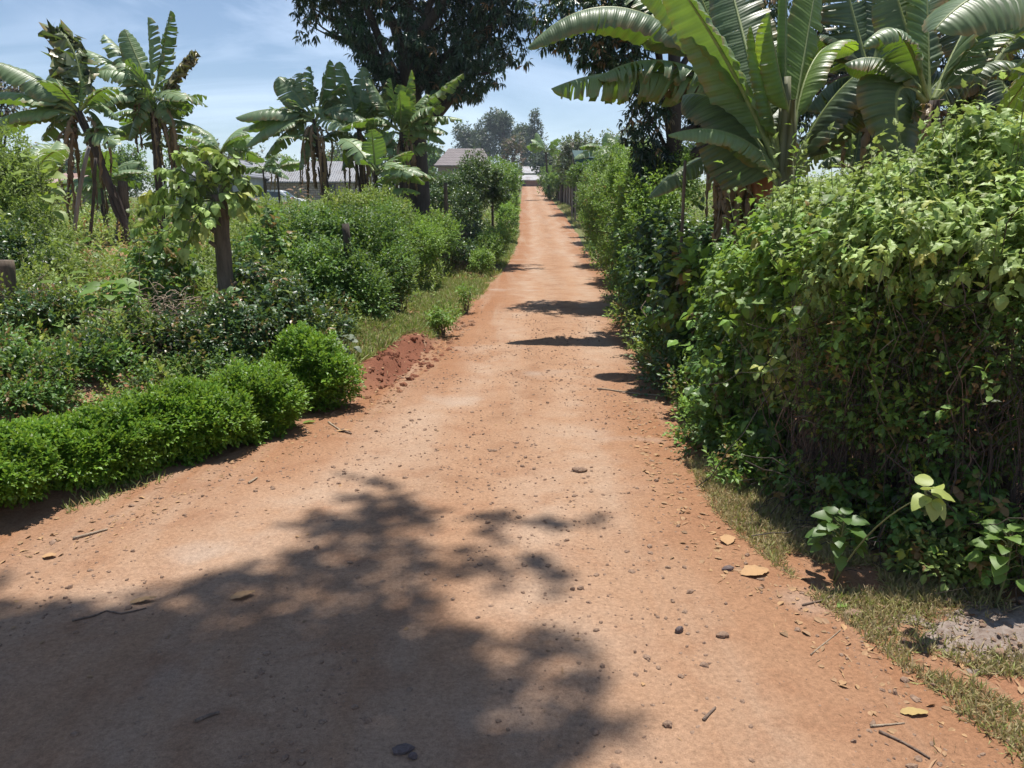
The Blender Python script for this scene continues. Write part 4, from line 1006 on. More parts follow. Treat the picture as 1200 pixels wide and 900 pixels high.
leaf_plant('bright_plant', 'young lime green plant with five big leaves standing before the dark tangle', g, [
    (c+[0,-.02,.0], (-.05,-.45,.45)), (c+[.01,-.02,-.01], (.8,-.3,.05)), (c+[-.01,-.03,-.02], (-.75,-.35,-.2)), (c+[0,-.05,-.03], (-.15,-.8,-.5)), (c+[.01,-.04,-.03], (.4,-.6,-.45)), (c+[0,.02,0], (.3,.5,.5))],
    .092, 'heart', 'pale', .35, stemr=.0025, hub=c+np.array([0,0,-.03]))
def many_leaf_plant(name, label, u, v, Y, n, spread, size, tp, mat, cat='plant', group=None, yel=0., elev=(.0,1.0), dz=None, stem=True):
    c = P(u, v, Y); g = c.copy(); g[2] = float(T(c[0], c[1])); h = max(.05, c[2]-g[2]); tips = []
    for k in range(n):
        a = k*2.4+rng.normal(0,.3); t = (k+.5)/n; r = spread*math.sqrt(t); z = g[2]+h*(1.05-.55*t)
        e = np.array([g[0]+math.cos(a)*r*.6, g[1]+math.sin(a)*r*.6, z]); d = (math.cos(a), math.sin(a), .5-.9*t)
        tips.append((e, d))
    return leaf_plant(name, label, g, tips, size, tp, mat, yel, group, cat=cat, ctop=np.array([c[0]+.02, c[1], g[2]+h*1.05]))
many_leaf_plant('leafy_plant', 'dark green plant with soft round leaves over the dry grass', 985, 605, 3.05, 30, .14, .07, 'heart', 'mid')
many_leaf_plant('leafy_plant', 'small plant with toothed leaves at the lower right hedge foot', 1180, 625, 2.75, 24, .13, .07, 'heart', 'vine')
many_leaf_plant('leafy_plant', 'plant with one pale grey lobed leaf below the banana clump', 845, 285, 7.0, 9, .3, .2, 'lobed', 'vine')
many_leaf_plant('leafy_plant', 'plant with large soft leaves sticking out of the right hedge', 925, 330, 4.35, 16, .22, .12, 'broad', 'vine', yel=.05)
for (lb, bl, mt, sz) in [
        ('creeper with larger heart leaves climbing the green hedge bush', [pb(885,365,4.75,40,44,.25), pb(915,315,4.6,36,30,.25)], 'vine', .085),
        ('broad leaved creeper spreading over the middle of the pale hedge', [pb(1000,285,3.75,44,30,.25), pb(960,330,3.9,36,34,.22)], 'vine', .078),
        ('large leaved creeper on the pale hedge near the right edge', [pb(1120,285,3.38,44,34,.22), pb(1180,330,3.25,36,40,.2)], 'pale', .066),
        ('dark broad creeper above the weeds at the hedge corner', [pb(862,450,4.75,30,40,.22), pb(895,500,4.35,30,40,.2)], 'mid', .085),
        ('broad leaved creeper over the dark glossy shrub', [pb(800,330,6.8,34,50,.3), pb(835,400,6.2,24,40,.3)], 'vine', .12),
        ('creeper hanging from the bright vine mound toward the road', [pb(755,262,11.6,24,50,.4), pb(738,300,11.4,16,40,.4)], 'mid', .13)]:
    shrub('creeper', lb, 'creeper', bl, 'broad', mt, 'creepers on the right hedge', lai=.85, twigs=30, tw=.003, size=sz, rough=.65, yel=.08, dry=.015, shoots=.6, shootL=3.)
def foot_weeds():
    spec = [(2.9,.16,.10,'weed'),(3.35,.12,.10,'vine'),(3.75,.13,.10,'mid'),(4.2,.16,.05,'vine'),(4.7,.2,.06,'mid'),(5.2,.22,.04,'vine'),(5.8,.26,.06,'mid'),(6.4,.32,-.10,'dark'),(7.1,.34,-.14,'mid'),(7.9,.36,-.16,'weed'),(8.8,.40,-.16,'mid'),(9.9,.45,-.2,'vine'),(11.2,.5,-.2,'mid'),(12.7,.5,-.2,'weed'),(14.5,.55,-.15,'vine'),(16.5,.6,-.15,'weed'),(19.,.6,-.1,'mid'),(22.,.6,-.05,'vine')]
    for (y, h, o, mt) in spec:
        y += rng.normal(0,.08); r_ = h*rng.uniform(.8,1.15); x = float(xr(y))+o+r_*.75+(.30 if y < 4 else .0); z = float(T(x, y))
        shrub('weed_clump', 'weedy clump spilling onto the right edge of the road', 'weeds', [(x, y, z+h*.45, r_, r_*1.2, h*.6), (x+r_*.7, y+.1, z+h*.9, r_*.8, r_, h*.7)], 'weed' if rng.random() < .5 else 'small', mt, 'weedy clumps along the right road edge', lai=1.7, twigs=24, tw=.003, size=.035+.0022*y, rough=.6, dry=.1, yel=.05)
foot_weeds()
DR = 'dark shrubs below the right bananas'
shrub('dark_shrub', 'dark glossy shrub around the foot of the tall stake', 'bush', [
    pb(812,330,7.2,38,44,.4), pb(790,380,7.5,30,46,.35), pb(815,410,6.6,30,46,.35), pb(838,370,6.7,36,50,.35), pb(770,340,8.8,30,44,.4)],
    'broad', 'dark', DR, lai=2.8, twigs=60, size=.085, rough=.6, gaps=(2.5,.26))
shrub('dark_shrub', 'light leafed shrub in front of the rusty banana sheath', 'bush', [
    pb(855,322,6.7,36,26,.4), pb(870,345,5.9,34,40,.35), pb(842,330,6.6,26,30,.3)],
    'lobed', 'vine', DR, lai=2.6, twigs=60, size=.085, yel=.05)
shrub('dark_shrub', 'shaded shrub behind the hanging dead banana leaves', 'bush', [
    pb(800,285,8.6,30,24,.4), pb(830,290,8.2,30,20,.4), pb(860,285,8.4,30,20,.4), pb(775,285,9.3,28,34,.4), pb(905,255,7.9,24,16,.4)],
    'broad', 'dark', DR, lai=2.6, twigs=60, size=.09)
VH = 'vine covered hedge along the right of the road'
shrub('vine_hedge', 'bright vine mound, tallest part of the right roadside hedge', 'hedge', [
    pb(760,222,13.,32,34,.8), pb(738,215,16,30,30,.9), pb(772,262,11.,32,40,.6), pb(748,262,13,26,42,.7), pb(785,215,12.5,26,30,.7)],
    'small', 'vine', VH, lai=2.8, twigs=60, size=.06, tipyel=.15, rough=.62, shoots=1.6, shootL=7., gaps=(2.2,.28))
shrub('vine_hedge', 'vine covered hedge part with dark leaves low over the road edge', 'hedge', [
    pb(762,310,10.2,28,44,.5), pb(745,320,11.2,20,34,.5), pb(778,355,8.9,24,42,.4), pb(764,370,9.4,14,30,.35)],
    'broad', 'mid', VH, lai=2.6, twigs=60, size=.065, rough=.62, shoots=1.6, shootL=7., gaps=(2.2,.28))
shrub('vine_hedge', 'pale vine hedge part leaning toward the road before the bright mound', 'hedge', [
    pb(722,262,15.5,20,44,.6), pb(732,300,13.2,16,36,.5), pb(708,240,20,20,30,.8), pb(700,262,20.5,13,28,.7)],
    'small', 'vine', VH, lai=2.5, twigs=60, size=.065, dry=.05, rough=.62, shoots=1.6, shootL=7., gaps=(2.2,.28))
shrub('vine_hedge', 'far vine hedge part directly before the board fence', 'hedge', [
    pb(716,200,25,16,18,.8), pb(706,212,27,14,20,.8), pb(712,216,24,20,24,.9), pb(698,226,29,14,24,.9), pb(688,236,30,8,22,.7), pb(728,205,26,22,20,1.)],
    'small', 'mid', VH, lai=2.4, twigs=40, size=.09, tipyel=.1)
shrub('ivy_bush', 'dark ivy clump over the near end of the board fence', 'bush', [
    pb(690,204,38,16,14,.8), pb(676,206,38,10,10,.7), pb(703,214,37,13,22,.9), pb(708,232,38,9,16,.8), pb(690,208,44,14,10,1.)], 'far', 'mid', None, lai=2.4, twigs=20, size=.14)
shrub('ivy_bush', 'ivy clump over the far end of the board fence', 'bush', [
    pb(648,222,66,10,14,1.2), pb(655,208,64,12,10,1.2), pb(640,212,74,8,12,1.2), pb(672,208,52,14,9,1.)], 'far', 'mid', None, lai=2.4, twigs=10, size=.2)

# tall stake and a dead stick in the hedge
def pole(name, label, cat, a, b, r, mat, k=8, group=None, bend=.02):
    a = np.asarray(a, float); b = np.asarray(b, float); m = MB()
    m.tube(bez(a, (a+b)/2+rng.normal(0,bend,3), b, 10), np.linspace(r, r*.8, 10), k, wob=.05)
    o = m.build(name, M[mat], None, True); return tag(o, label, cat, group)
def stake(name, label, cat, u0, v0, u1, v1, Y, r, mat, bend=.02, group=None, knots=0, sink=.1):
    a = P(u0, v0, Y); a[2] = min(a[2], float(T(a[0], a[1])))-sink; b = P(u1, v1, Y)
    root = pole(name, label, cat, a, b, r, mat, 9, group, bend)
    return root
stake('stake', 'tall thin wooden stake leaning in the right hedge', 'stake', 792, 440, 803, 188, 7.3, .018, 'stump')

# ------------------------------------------------------------------ left side
shrub('weed_clump', 'sparse weeds at the left edge of the road before the low hedge', 'weeds', [
    (-2.95,3.72,float(T(-2.95,3.72))+.05,.16,.13,.09), (-2.72,3.95,float(T(-2.72,3.95))+.04,.12,.12,.07), (-3.1,3.5,float(T(-3.1,3.5))+.05,.16,.13,.09)], 'small', 'mid', None, lai=1.3, twigs=40, tw=.002, twmat='paletwig', size=.03, rough=.6, dry=.2)
def hedge_l():
    a = np.array([-3.30,3.05]); b = np.array([-1.80,5.28]); bl = []
    n = 24
    for k in range(n):
        t = k/(n-1); p = a+(b-a)*t; hz = .115+.02*math.sin(k*.8+1)+.075*float(ss(.55,.9,t))
        p = p+rng.normal(0,.015,2); bl.append((p[0], p[1], float(T(p[0], p[1]))+hz, .29, .29, hz+.05))
    shrub('low_hedge', 'long low bright green clipped hedge at the left road edge', 'hedge', bl, 'privet', 'bright', None, lai=3.4, twigs=80, tw=.004, size=.036, rough=.24, inner=.3, tipyel=.3, upd=.7, stems=20)
hedge_l()
zb = float(T(-1.62,5.98))
shrub('round_bush', 'round bright green bush beside the red cut bank', 'bush', [(-1.60,5.96,zb+.27,.28,.28,.30), (-1.66,6.02,zb+.36,.20,.20,.20), (-1.50,5.92,zb+.2,.26,.26,.22), (-1.76,5.95,zb+.2,.22,.22,.22)],
    'privet', 'bright', None, lai=3.4, twigs=40, tw=.004, size=.038, rough=.22, inner=.3, tipyel=.3, upd=.7, stems=10)
LS = 'shrubs of the left roadside'
shrub('weed_bush', 'dark green shrub behind the left end of the low hedge', 'bush', [
    pb(40,450,4.9,60,30,.3), pb(110,435,5.3,50,30,.3), pb(-30,430,4.9,50,50,.3)], 'weed', 'mid', LS, lai=2.2, twigs=60, size=.045, dry=.06)
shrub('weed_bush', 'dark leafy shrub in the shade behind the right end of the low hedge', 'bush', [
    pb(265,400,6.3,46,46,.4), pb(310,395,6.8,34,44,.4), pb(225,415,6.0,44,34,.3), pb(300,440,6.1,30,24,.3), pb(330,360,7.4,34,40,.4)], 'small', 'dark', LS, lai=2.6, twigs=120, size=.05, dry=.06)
shrub('weed_bush', 'pale weed mound under the large leaved plant', 'bush', [
    pb(70,395,6.2,60,40,.4), pb(150,405,5.9,50,34,.35), pb(20,360,6.9,50,40,.4)], 'weed', 'weed', LS, lai=2.2, twigs=100, size=.04, dry=.12, yel=.1)
shrub('weed_bush', 'fine leaved weed clump left of the red soil patch', 'bush', [
    pb(50,300,9.2,40,40,.5), pb(15,265,9.8,40,44,.5), pb(60,335,8.2,44,34,.5)], 'weed', 'weed', LS, lai=2.4, twigs=80, size=.045)
shrub('weed_bush', 'weedy shrub at the left edge beside the lime leaves', 'bush', [
    pb(8,205,10.5,36,36,.6), pb(-10,240,10.,40,40,.6), pb(30,230,10.5,26,28,.5)], 'weed', 'weed', LS, lai=2.2, twigs=60, size=.055)
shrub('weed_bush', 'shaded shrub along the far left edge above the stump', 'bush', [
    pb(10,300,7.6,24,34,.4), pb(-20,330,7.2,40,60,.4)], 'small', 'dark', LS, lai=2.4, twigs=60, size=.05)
shrub('weed_bush', 'sunny weeds between the leaning post and the dark round shrub', 'bush', [
    pb(300,290,10.5,36,26,.5), pb(325,265,12.5,34,20,.5), pb(285,320,9.,34,26,.45), pb(220,315,9.4,40,24,.5), pb(310,340,8.2,26,26,.4)], 'weed', 'weed', LS, lai=2.3, twigs=60, size=.05)
shrub('dark_bush', 'dense dark green shrub in front of the middle banana clump', 'bush', [
    pb(365,290,10.4,40,40,.6), pb(398,282,10.8,34,36,.6), pb(372,330,9.,40,36,.5), pb(345,320,9.4,26,34,.5), pb(408,335,9.,24,40,.45)], 'small', 'mid', LS, lai=2.8, twigs=80, size=.055)
shrub('dark_bush', 'shrub hanging over the grass verge right of the dark post', 'bush', [
    pb(445,300,10.8,28,40,.55), pb(462,320,10.4,20,34,.45), pb(430,350,8.9,24,34,.4), pb(450,270,12.5,26,24,.5)], 'weed', 'mid', LS, lai=2.5, twigs=80, size=.05)
shrub('dark_bush', 'bushy weeds under the mango tree beside the verge', 'bush', [
    pb(495,290,14.5,26,24,.6), pb(480,275,16,26,20,.6), pb(515,275,17,20,16,.6)], 'weed', 'vine', LS, lai=2.3, twigs=60, size=.065)
shrub('dark_bush', 'yellow flowered bush before the bananas', 'bush', [
    pb(438,250,15,30,22,.6), pb(405,250,15.5,26,20,.6), pb(460,255,14.5,20,18,.5)], 'weed', 'weed', LS, lai=2.2, twigs=60, size=.06, yel=.25)
shrub('clipped_shrub', 'tall dark columnar shrub between brush heap and lollipop tree', 'bush', [
    pb(553,222,24,16,30,.6), pb(548,258,23,16,26,.6), pb(556,200,24.5,13,14,.5)], 'small', 'dark', LS, lai=2.8, twigs=20, size=.085)
shrub('clipped_shrub', 'long dark hedge under the tiled roof', 'hedge', [
    pb(505,220,33,22,14,1.), pb(530,220,32,20,12,1.), pb(490,222,34,20,16,1.), pb(540,212,36,20,9,1.), pb(520,232,31,26,12,.8)], 'far', 'dark', LS, lai=2.6, twigs=20, size=.13)
shrub('clipped_shrub', 'green shrubs growing up behind the lollipop tree', 'bush', [
    pb(575,208,34,20,16,1.), pb(590,215,36,16,24,1.), pb(598,205,44,12,14,1.)], 'far', 'mid', LS, lai=2.4, twigs=20, size=.14)
shrub('roadside_bush', 'bright bush at the road edge below the lollipop tree', 'bush', [
    pb(594,258,30,12,22,.7), pb(590,240,33,12,14,.7), pb(600,240,40,8,16,.8)], 'far', 'vine', LS, lai=2.4, twigs=20, size=.11)
shrub('roadside_bush', 'small pale bush at the far road edge before the huts', 'bush', [pb(604,222,60,5,9,.8), pb(601,228,55,5,8,.8)], 'far', 'silver', LS, lai=2.2, twigs=8, size=.16)
shrub('roadside_bush', 'low bright bush on the grass verge at the shaded bend', 'bush', [
    pb(572,292,18.5,17,15,.45), pb(582,282,20,12,14,.4), pb(565,305,17,12,10,.4)], 'small', 'vine', LS, lai=2.4, twigs=20, size=.06, tipyel=.2)
shrub('roadside_bush', 'shaded ground bush right under the dark columnar shrub', 'bush', [
    pb(530,275,20,26,14,.6), pb(555,285,20,14,10,.5), pb(540,295,17.5,20,8,.5)], 'far', 'dark', LS, lai=2.2, twigs=20, size=.085)
shrub('verge_tuft', 'bright leafy tuft on the verge nearest the cut bank', 'plant', [pb(520,372,9.3,11,8,.16), pb(512,375,9.3,9,6,.12)], 'small', 'vine', LS, lai=2.2, twigs=10, size=.05)
shrub('verge_tuft', 'smaller leafy tuft further along the verge', 'plant', [pb(546,346,11.3,8,6,.13)], 'small', 'vine', LS, lai=2.2, twigs=10, size=.05)
many_leaf_plant('leafy_plant', 'large leaved plant above the pale weed mound', 128, 335, 6.3, 30, .30, .16, 'heart', 'vine')
many_leaf_plant('leafy_plant', 'sprout of long upright pointed leaves left of the large leaved plant', 75, 325, 6.6, 16, .14, .20, 'long', 'vine', yel=.15)
many_leaf_plant('leafy_plant', 'plant with glowing lime leaves near the left edge', 42, 185, 9.5, 22, .26, .20, 'broad', 'vine', yel=.35)
many_leaf_plant('leafy_plant', 'plant with round leaves below the leaning stump', 300, 350, 6.8, 30, .28, .12, 'broad', 'mid')
many_leaf_plant('leafy_plant', 'grey green leafy sprig between round bush and cut bank', 405, 395, 7.0, 16, .14, .09, 'broad', 'silver')
def nightshade():
    b = P(257, 234, 7.0); root = empty('nightshade_shrub', (b[0], b[1], b[2]), 'large leaved drooping shrub sprouting from the cut stump', 'shrub')
    m = MB(); lf = MB(); A, D, LL = [], [], []
    for (u, v, dy) in [(168,262,-.2),(180,225,0),(195,200,.1),(215,184,.1),(232,190,-.1),(250,182,.1),(272,190,0),(288,214,.1),(280,240,-.1),(205,250,-.3),(225,225,-.2),(188,280,-.25),(215,290,-.3),(240,262,-.25),(245,212,.2),(172,242,.2),(200,228,.25),(292,236,.2)]:
        e = P(u, v, 7.0+dy); c = (b+e)/2+np.array([0,0,.16]); q = bez(b, c, e, 9); q[1:-1] += rng.normal(0,.008,(7,3)); m.tube(q, np.linspace(.010,.004,9), 6)
        for i in (3,5,6,7): A.append(q[i]); D.append(nrm(q[i+1]-q[i-1])*.6+rng.normal(0,.4,3)); LL.append(.12)
        A.append(q[8]); D.append(nrm(q[8]-q[6])); LL.append(.10)
    sprigs(lf, np.array(A), np.array(D), np.array(LL), 8, 'broad', .105, (75,30), .8, var=.45, yel=.06)
    lf.build('foliage', M['pale'], root); m.build('branches', M['cane'], root, True).name = 'stem'
nightshade()
many_leaf_plant('red_plant', 'small reddish brown dead plant before the parked car', 347, 222, 16, 36, .3, .22, 'long', 'litter')
for (lb, bl, kd, mt, sz) in [
        ('tall leggy shrub between the large leaved plant and the stump', [pb(190,320,7.6,36,44,.35), pb(170,360,6.9,30,36,.3)], 'broad', 'mid', .085),
        ('dark tangled shrub right of the stump base', [pb(300,345,7.4,34,40,.35), pb(330,380,6.9,24,34,.3), pb(285,390,6.6,30,30,.3)], 'broad', 'dark', .085),
        ('leggy dark weeds in front of the left edge stump', [pb(55,380,6.1,50,36,.3), pb(0,400,5.7,40,44,.3)], 'small', 'dark', .05),
        ('tangled dark weeds behind the middle of the low hedge', [pb(165,410,5.8,56,34,.3), pb(110,425,5.5,40,26,.25)], 'small', 'dark', .05),
        ('tall bushy weed left of the round dark shrub', [pb(320,300,9.2,26,44,.45)], 'broad', 'mid', .095),
        ('sprawling shrub behind the round bright bush', [pb(345,395,7.0,34,34,.3), pb(385,385,7.6,24,30,.3)], 'small', 'dark', .055)]:
    shrub('tangled_bush', lb, 'bush', bl, kd, mt, LS, lai=1.9, twigs=110, tw=.005, twmat='bark', size=sz, rough=.65, gaps=(3.,.3), yel=.05, dry=.1, shoots=1.2)
for k_, (u, v, Y, n_, sp_, sz_, mt_) in enumerate([(60,372,6.0,14,.2,.12,'vine'),(185,372,6.3,12,.18,.10,'mid'),(235,345,7.6,14,.2,.12,'vine'),(20,420,5.2,14,.18,.09,'mid'),(150,428,5.5,12,.16,.09,'vine'),(95,285,9.5,16,.28,.16,'vine'),(175,292,10,16,.3,.15,'mid'),(310,312,8.6,14,.22,.12,'vine'),(262,345,6.5,20,.2,.11,'mid'),(365,255,12.5,14,.3,.15,'vine'),(330,372,7.2,12,.16,.10,'vine'),(15,250,9.4,16,.3,.14,'mid'),(395,262,12,14,.3,.13,'mid')]):
    many_leaf_plant('broad_weed', 'broad leaved weed growing among the fine weeds of the left garden', u, v, Y, n_, sp_, sz_, 'broad', mt_, 'weed', 'broad leaved weeds of the left garden')
shrub('weed_bush', 'weeds filling the gap right behind the low hedge', 'bush', [
    pb(215,440,5.7,60,16,.25), pb(120,455,5.2,60,16,.25), pb(20,470,4.6,60,16,.25)], 'small', 'mid', LS, lai=2.4, twigs=30, tw=.003, size=.04, dry=.08, rough=.5)
def stump(name, label, u, vb, vt, Y, r, mat, lean=0.):
    a = P(u, vb, Y); a[2] = float(T(a[0], a[1]))-.1; b = P(u+lean, vt, Y)
    root = empty(name, (a[0], a[1], a[2]), label, 'stump')
    m = MB(); n = 12; pts = bez(a, (a+b)/2+np.array([r*.3,0,0]), b, n); rr = np.linspace(r*1.15, r*.95, n)*(1+.06*rng.normal(size=n)); m.tube(pts, rr, 14, wob=.05); m.build('trunk', M[mat], root, True)
    m = MB()
    for k in range(4):
        i = int(rng.integers(4, n-2)); an = rng.uniform(0,6.28); d = np.array([math.cos(an), math.sin(an), .7]); m.tube(np.array([pts[i], pts[i]+d*r*1.1, pts[i]+d*r*1.7]), [r*.4, r*.3, r*.22], 7)
    m.build('branch_stub', M[mat], root, True)
stump('cut_stump', 'thick grey cut stump under the large leaved shrub', 262, 330, 228, 7.0, .068, 'stump', -6)
stump('cut_stump', 'dark weathered stump at the left edge', 9, 388, 305, 6.2, .062, 'stump', -2)
stump('cut_stump', 'short pale cut banana stump in the shaded garden', 138, 262, 212, 14.2, .10, 'stump', 6)
stake('post', 'dark gnarled fence post inside the left shrubs', 'post', 412, 372, 405, 262, 9.0, .05, 'bark', .04)
stake('post', 'thin fence post beside the brush heap', 'post', 523, 272, 522, 214, 19., .06, 'stump', .03)
stake('prop_pole', 'grey prop pole leaning against the leftmost banana plant', 'pole', 84, 288, 104, 172, 12.4, .035, 'wood', .06)
stake('prop_pole', 'dark thin prop pole right of the grey one', 'pole', 100, 268, 112, 185, 13., .03, 'bark', .04)
stake('prop_pole', 'dark upright stick beside the mango trunk', 'pole', 458, 262, 462, 188, 17., .03, 'bark', .03)
def brush_heap(label, u, v, Y, R_, H, n, mat, L=.5):
    c = P(u, v, Y); c[2] = float(T(c[0], c[1])); m = MB()
    for k in range(n):
        a = rng.uniform(0,6.28); r = R_*math.sqrt(rng.random()); h = H*(1-(r/R_)**2)*rng.random()
        p = c+np.array([math.cos(a)*r, math.sin(a)*r, h+.02]); d = nrm(rng.normal(size=3)*[1,1,.35])*L*rng.uniform(.3,1)
        q = p+d; q[2] = max(q[2], float(T(q[0], q[1]))+.01)
        m.tube(bez(p, (p+q)/2+rng.normal(0,.12*L,3)+[0,0,.04], q, 5), np.linspace(1,.4,5)*rng.uniform(.003,.007)*(Y/8)**.7, 4, cap=False)
    o = m.build('brush_heap', M[mat], None, True); tag(o, label, 'brush heap')
brush_heap('heap of dry brown brushwood under the mango tree', 505, 245, 19, 1.1, .8, 700, 'twig', .8)
brush_heap('dry grey twigs tangled over the weeds in front of the stump', 205, 385, 6.4, .42, .5, 420, 'paletwig', .22)
brush_heap('dead brown vine stems hanging at the right hedge foot', 872, 470, 4.95, .16, .5, 160, 'twig', .2)
brush_heap('brown dry stalks standing among the weeds left of the stump', 160, 390, 6.0, .5, .45, 200, 'twig', .3)
# garden and verge undergrowth nobody could count
def scatter_xy(n, x0, x1, y0, y1): return rng.uniform(x0, x1, n), rng.uniform(y0, y1, n)
def undergrowth():
    m = MB()
    for (n, x0, x1, y0, y1, sz, kind) in [(2600,-7.5,-1.6,5.2,9,.05,'weed'),(5200,-16,-1.2,9,20,.075,'weed'),(5200,-26,-1.0,20,45,.14,'weed'),(2600,2.6,7,5.5,12,.07,'weed'),(3000,3.2,16,12,40,.13,'weed'),(3000,-45,-8,40,90,.15,'far'),(2500,6,40,40,100,.30,'far'),(1500,-5.8,-2.6,3.4,6.6,.045,'weed'),(2600,-16,-5.2,.5,9,.07,'weed'),(700,-3.2,-1.7,5.2,8.2,.05,'weed')]:
        x, y = scatter_xy(n, x0, x1, y0, y1); cl = fbm(x, y, .5, 61, 3)
        dl = xl(y)-x; dr = x-xr(y)
        patch = (np.hypot((x-P(112,290,11.5)[0])/1.6, (y-11.8)/2.6) < 1)
        k = (cl > -.18)&(np.maximum(dl, dr) > np.where(y < 9, .62, 1.0))&~patch
        x, y = x[k], y[k]; h = (.06+.42*ss(-.05,.4,cl[k]))*(sz/.07)**.5*rng.uniform(.5,1.3,k.sum())
        z = T(x, y)
        for lv in (.15, .55, 1.):
            p = np.column_stack([x+rng.normal(0,.06,len(x)), y+rng.normal(0,.06,len(x)), z+h*lv]); d = nrm(rng.normal(size=p.shape)*.5+[0,0,1])
            tp, s0, nn, lf, al, dr_, var = K[kind]
            sprigs(m, p, d, sz*2, 6, tp, sz*(.8 if lv < 1 else 1.1), al, dr_, var=.35, yel=.08, dry=.06)
    for (n, x0, x1, y0, y1, L) in [(420,-6.5,-1.5,4.4,9,.28),(700,-12,-1.3,9,18,.45),(160,2.2,5,4.5,9,.4)]:
        x, y = scatter_xy(n, x0, x1, y0, y1); k = np.maximum(xl(y)-x, x-xr(y)) > .75; x, y = x[k], y[k]
        sprigs(m, np.column_stack([x, y, T(x, y)]), nrm(rng.normal(size=(len(x),3))*.22+[0,0,1]), L*rng.uniform(.5,1.5,len(x)), 16, 'oval', .055*(1 if y0 < 9 else 1.4), (75,15), .2, var=.4, yel=.15, dry=.12, tipyel=.3)
    tag(m.build('undergrowth', M['weed']), 'low green weeds covering the garden ground on both sides', kind='stuff')
undergrowth()
def grass():
    m = MB()
    def band(n, xf, y0, y1, L, dry, dens=.0, spread=.55, yel=.1):
        y = rng.uniform(y0, y1, n)**1.0; x = xf(y)
        g = fbm(x, y, 2.2, 71, 4)+.25*fbm(x, y, 9, 73, 2); k = (g > dens)&(np.hypot((x-G(1150,745)[0]-.12)/.40, (y-G(1150,745)[1])/.17) > 1+.3*rng.normal(size=n)); x, y = x[k], y[k]; n = len(x)
        p = np.column_stack([x, y, T(x, y)-.004]); d = nrm(rng.normal(size=(n,3))*spread+[0,0,.8]); d[:,2] = np.abs(d[:,2])
        t = np.column_stack([np.clip(.5+rng.normal(0,.2,n), 0,1.2), (rng.random(n) < .3)*rng.uniform(0,.8,n)+yel, (rng.random(n) < dry)*rng.uniform(.5,1,n)])
        V, LL, N, A = place('blade', p, d, nrm(rng.normal(size=(n,3))+[0,0,.3]), L*rng.uniform(.4,1.2,n), t, 1.6)
        m.add(V, LL, N, A)
    # left verge, from the cut bank away
    band(52000, lambda y: xl(y)-.05-rng.random(len(y))**.8*1.35, 8.6, 16, .085, .25, -.22)
    band(16000, lambda y: xl(y)-.0-rng.random(len(y))*1.5, 16, 34, .14, .2, -.2)
    band(16000, lambda y: xl(y)-.28-rng.random(len(y))*1.2, 6.2, 9.2, .10, .3, -.3)
    band(3500, lambda y: xl(y)-.12-rng.random(len(y))*.4, 3.2, 6.3, .06, .3, .12)
    # foot of the right hedge
    band(90000, lambda y: xr(y)-.08+rng.random(len(y))**.9*.70, 1.8, 4.6, .046, .80, -.34, 1.1, .6)
    band(5000, lambda y: xr(y)-.30+rng.random(len(y))*.6, 1.9, 7, .035, .85, .02, 1.1, .4)
    band(9000, lambda y: xr(y)+.0+rng.random(len(y))*.5, 4.6, 9, .06, .4, .02, .8)
    band(9000, lambda y: xr(y)+.0+rng.random(len(y))*.6, 9, 30, .11, .3, -.1, .8)
    band(6000, lambda y: xr(y)+.1+rng.random(len(y))*.9, 36, 60, .2, .5, -.2, .8)
    band(12000, lambda y: rng.uniform(-16,-3,len(y)), 9.5, 22, .14, .2, -.1)
    tag(m.build('grass', M['grass']), 'short green and dry grass along both verges', kind='stuff')
grass()

# ------------------------------------------------------------------ stones, gravel and litter
ICO = None
def ico():
    t = (1+5**.5)/2
    V = nrm(np.array([(-1,t,0),(1,t,0),(-1,-t,0),(1,-t,0),(0,-1,t),(0,1,t),(0,-1,-t),(0,1,-t),(t,0,-1),(t,0,1),(-t,0,-1),(-t,0,1)], float))
    F = np.array([0,11,5,0,5,1,0,1,7,0,7,10,0,10,11,1,5,9,5,11,4,11,10,2,10,7,6,7,1,8,3,9,4,3,4,2,3,2,6,3,6,8,3,8,9,4,9,5,2,4,11,6,2,10,8,6,7,9,8,1])
    return V, F
def gravel():
    V0, F0 = ico(); n = 26000
    y = 1.7+10.5*rng.random(n)**1.5; a = xl(y)-.05; b = xr(y)+.1; x = a+(b-a)*rng.random(n)
    g = fbm(x, y, 1.6, 81, 4)+.6*fbm(x*2.5, y*.4, 1.3, 84, 3)+.25*np.exp(-((x-.15)/.35)**2)+.15*np.exp(-((x-xr(y))/.4)**2)
    k = g > rng.uniform(-.25,.55,n); x, y = x[k], y[k]; n = len(x)
    s = np.clip(rng.lognormal(-5.5,.55,n), .0018, .016)
    sc = s[:,None]*rng.uniform(.6,1.3,(n,3)); sc[:,2] *= .7
    J = V0[None]*(1+rng.normal(0,.13,(n,12,1)))*sc[:,None]
    an = rng.uniform(0,6.28,n); ca, sa = np.cos(an)[:,None], np.sin(an)[:,None]
    X = J[...,0]*ca-J[...,1]*sa; Y = J[...,0]*sa+J[...,1]*ca
    V = np.stack([X+x[:,None], Y+y[:,None], J[...,2]+(T(x, y)+.005+s*.18)[:,None]], -1).reshape(-1,3)
    L = (F0[None]+np.arange(n)[:,None]*12).ravel()
    ex = G(1150,748); kk = rng.choice(n, 420, replace=False); W4 = V.reshape(n,12,3); sh = np.column_stack([ex[0]+.12+rng.normal(0,.24,420)-x[kk], ex[1]+rng.normal(0,.11,420)-y[kk]]); W4[kk,:,:2] += sh[:,None]; W4[kk,:,2] += (T(x[kk]+sh[:,0], y[kk]+sh[:,1])-T(x[kk], y[kk])+.012)[:,None]; V = W4.reshape(-1,3)
    tag(mesh('gravel', V, L, np.full(n*20,3), M['stone'], attrs=None), 'small loose gravel scattered over the dirt road', kind='stuff')
gravel()
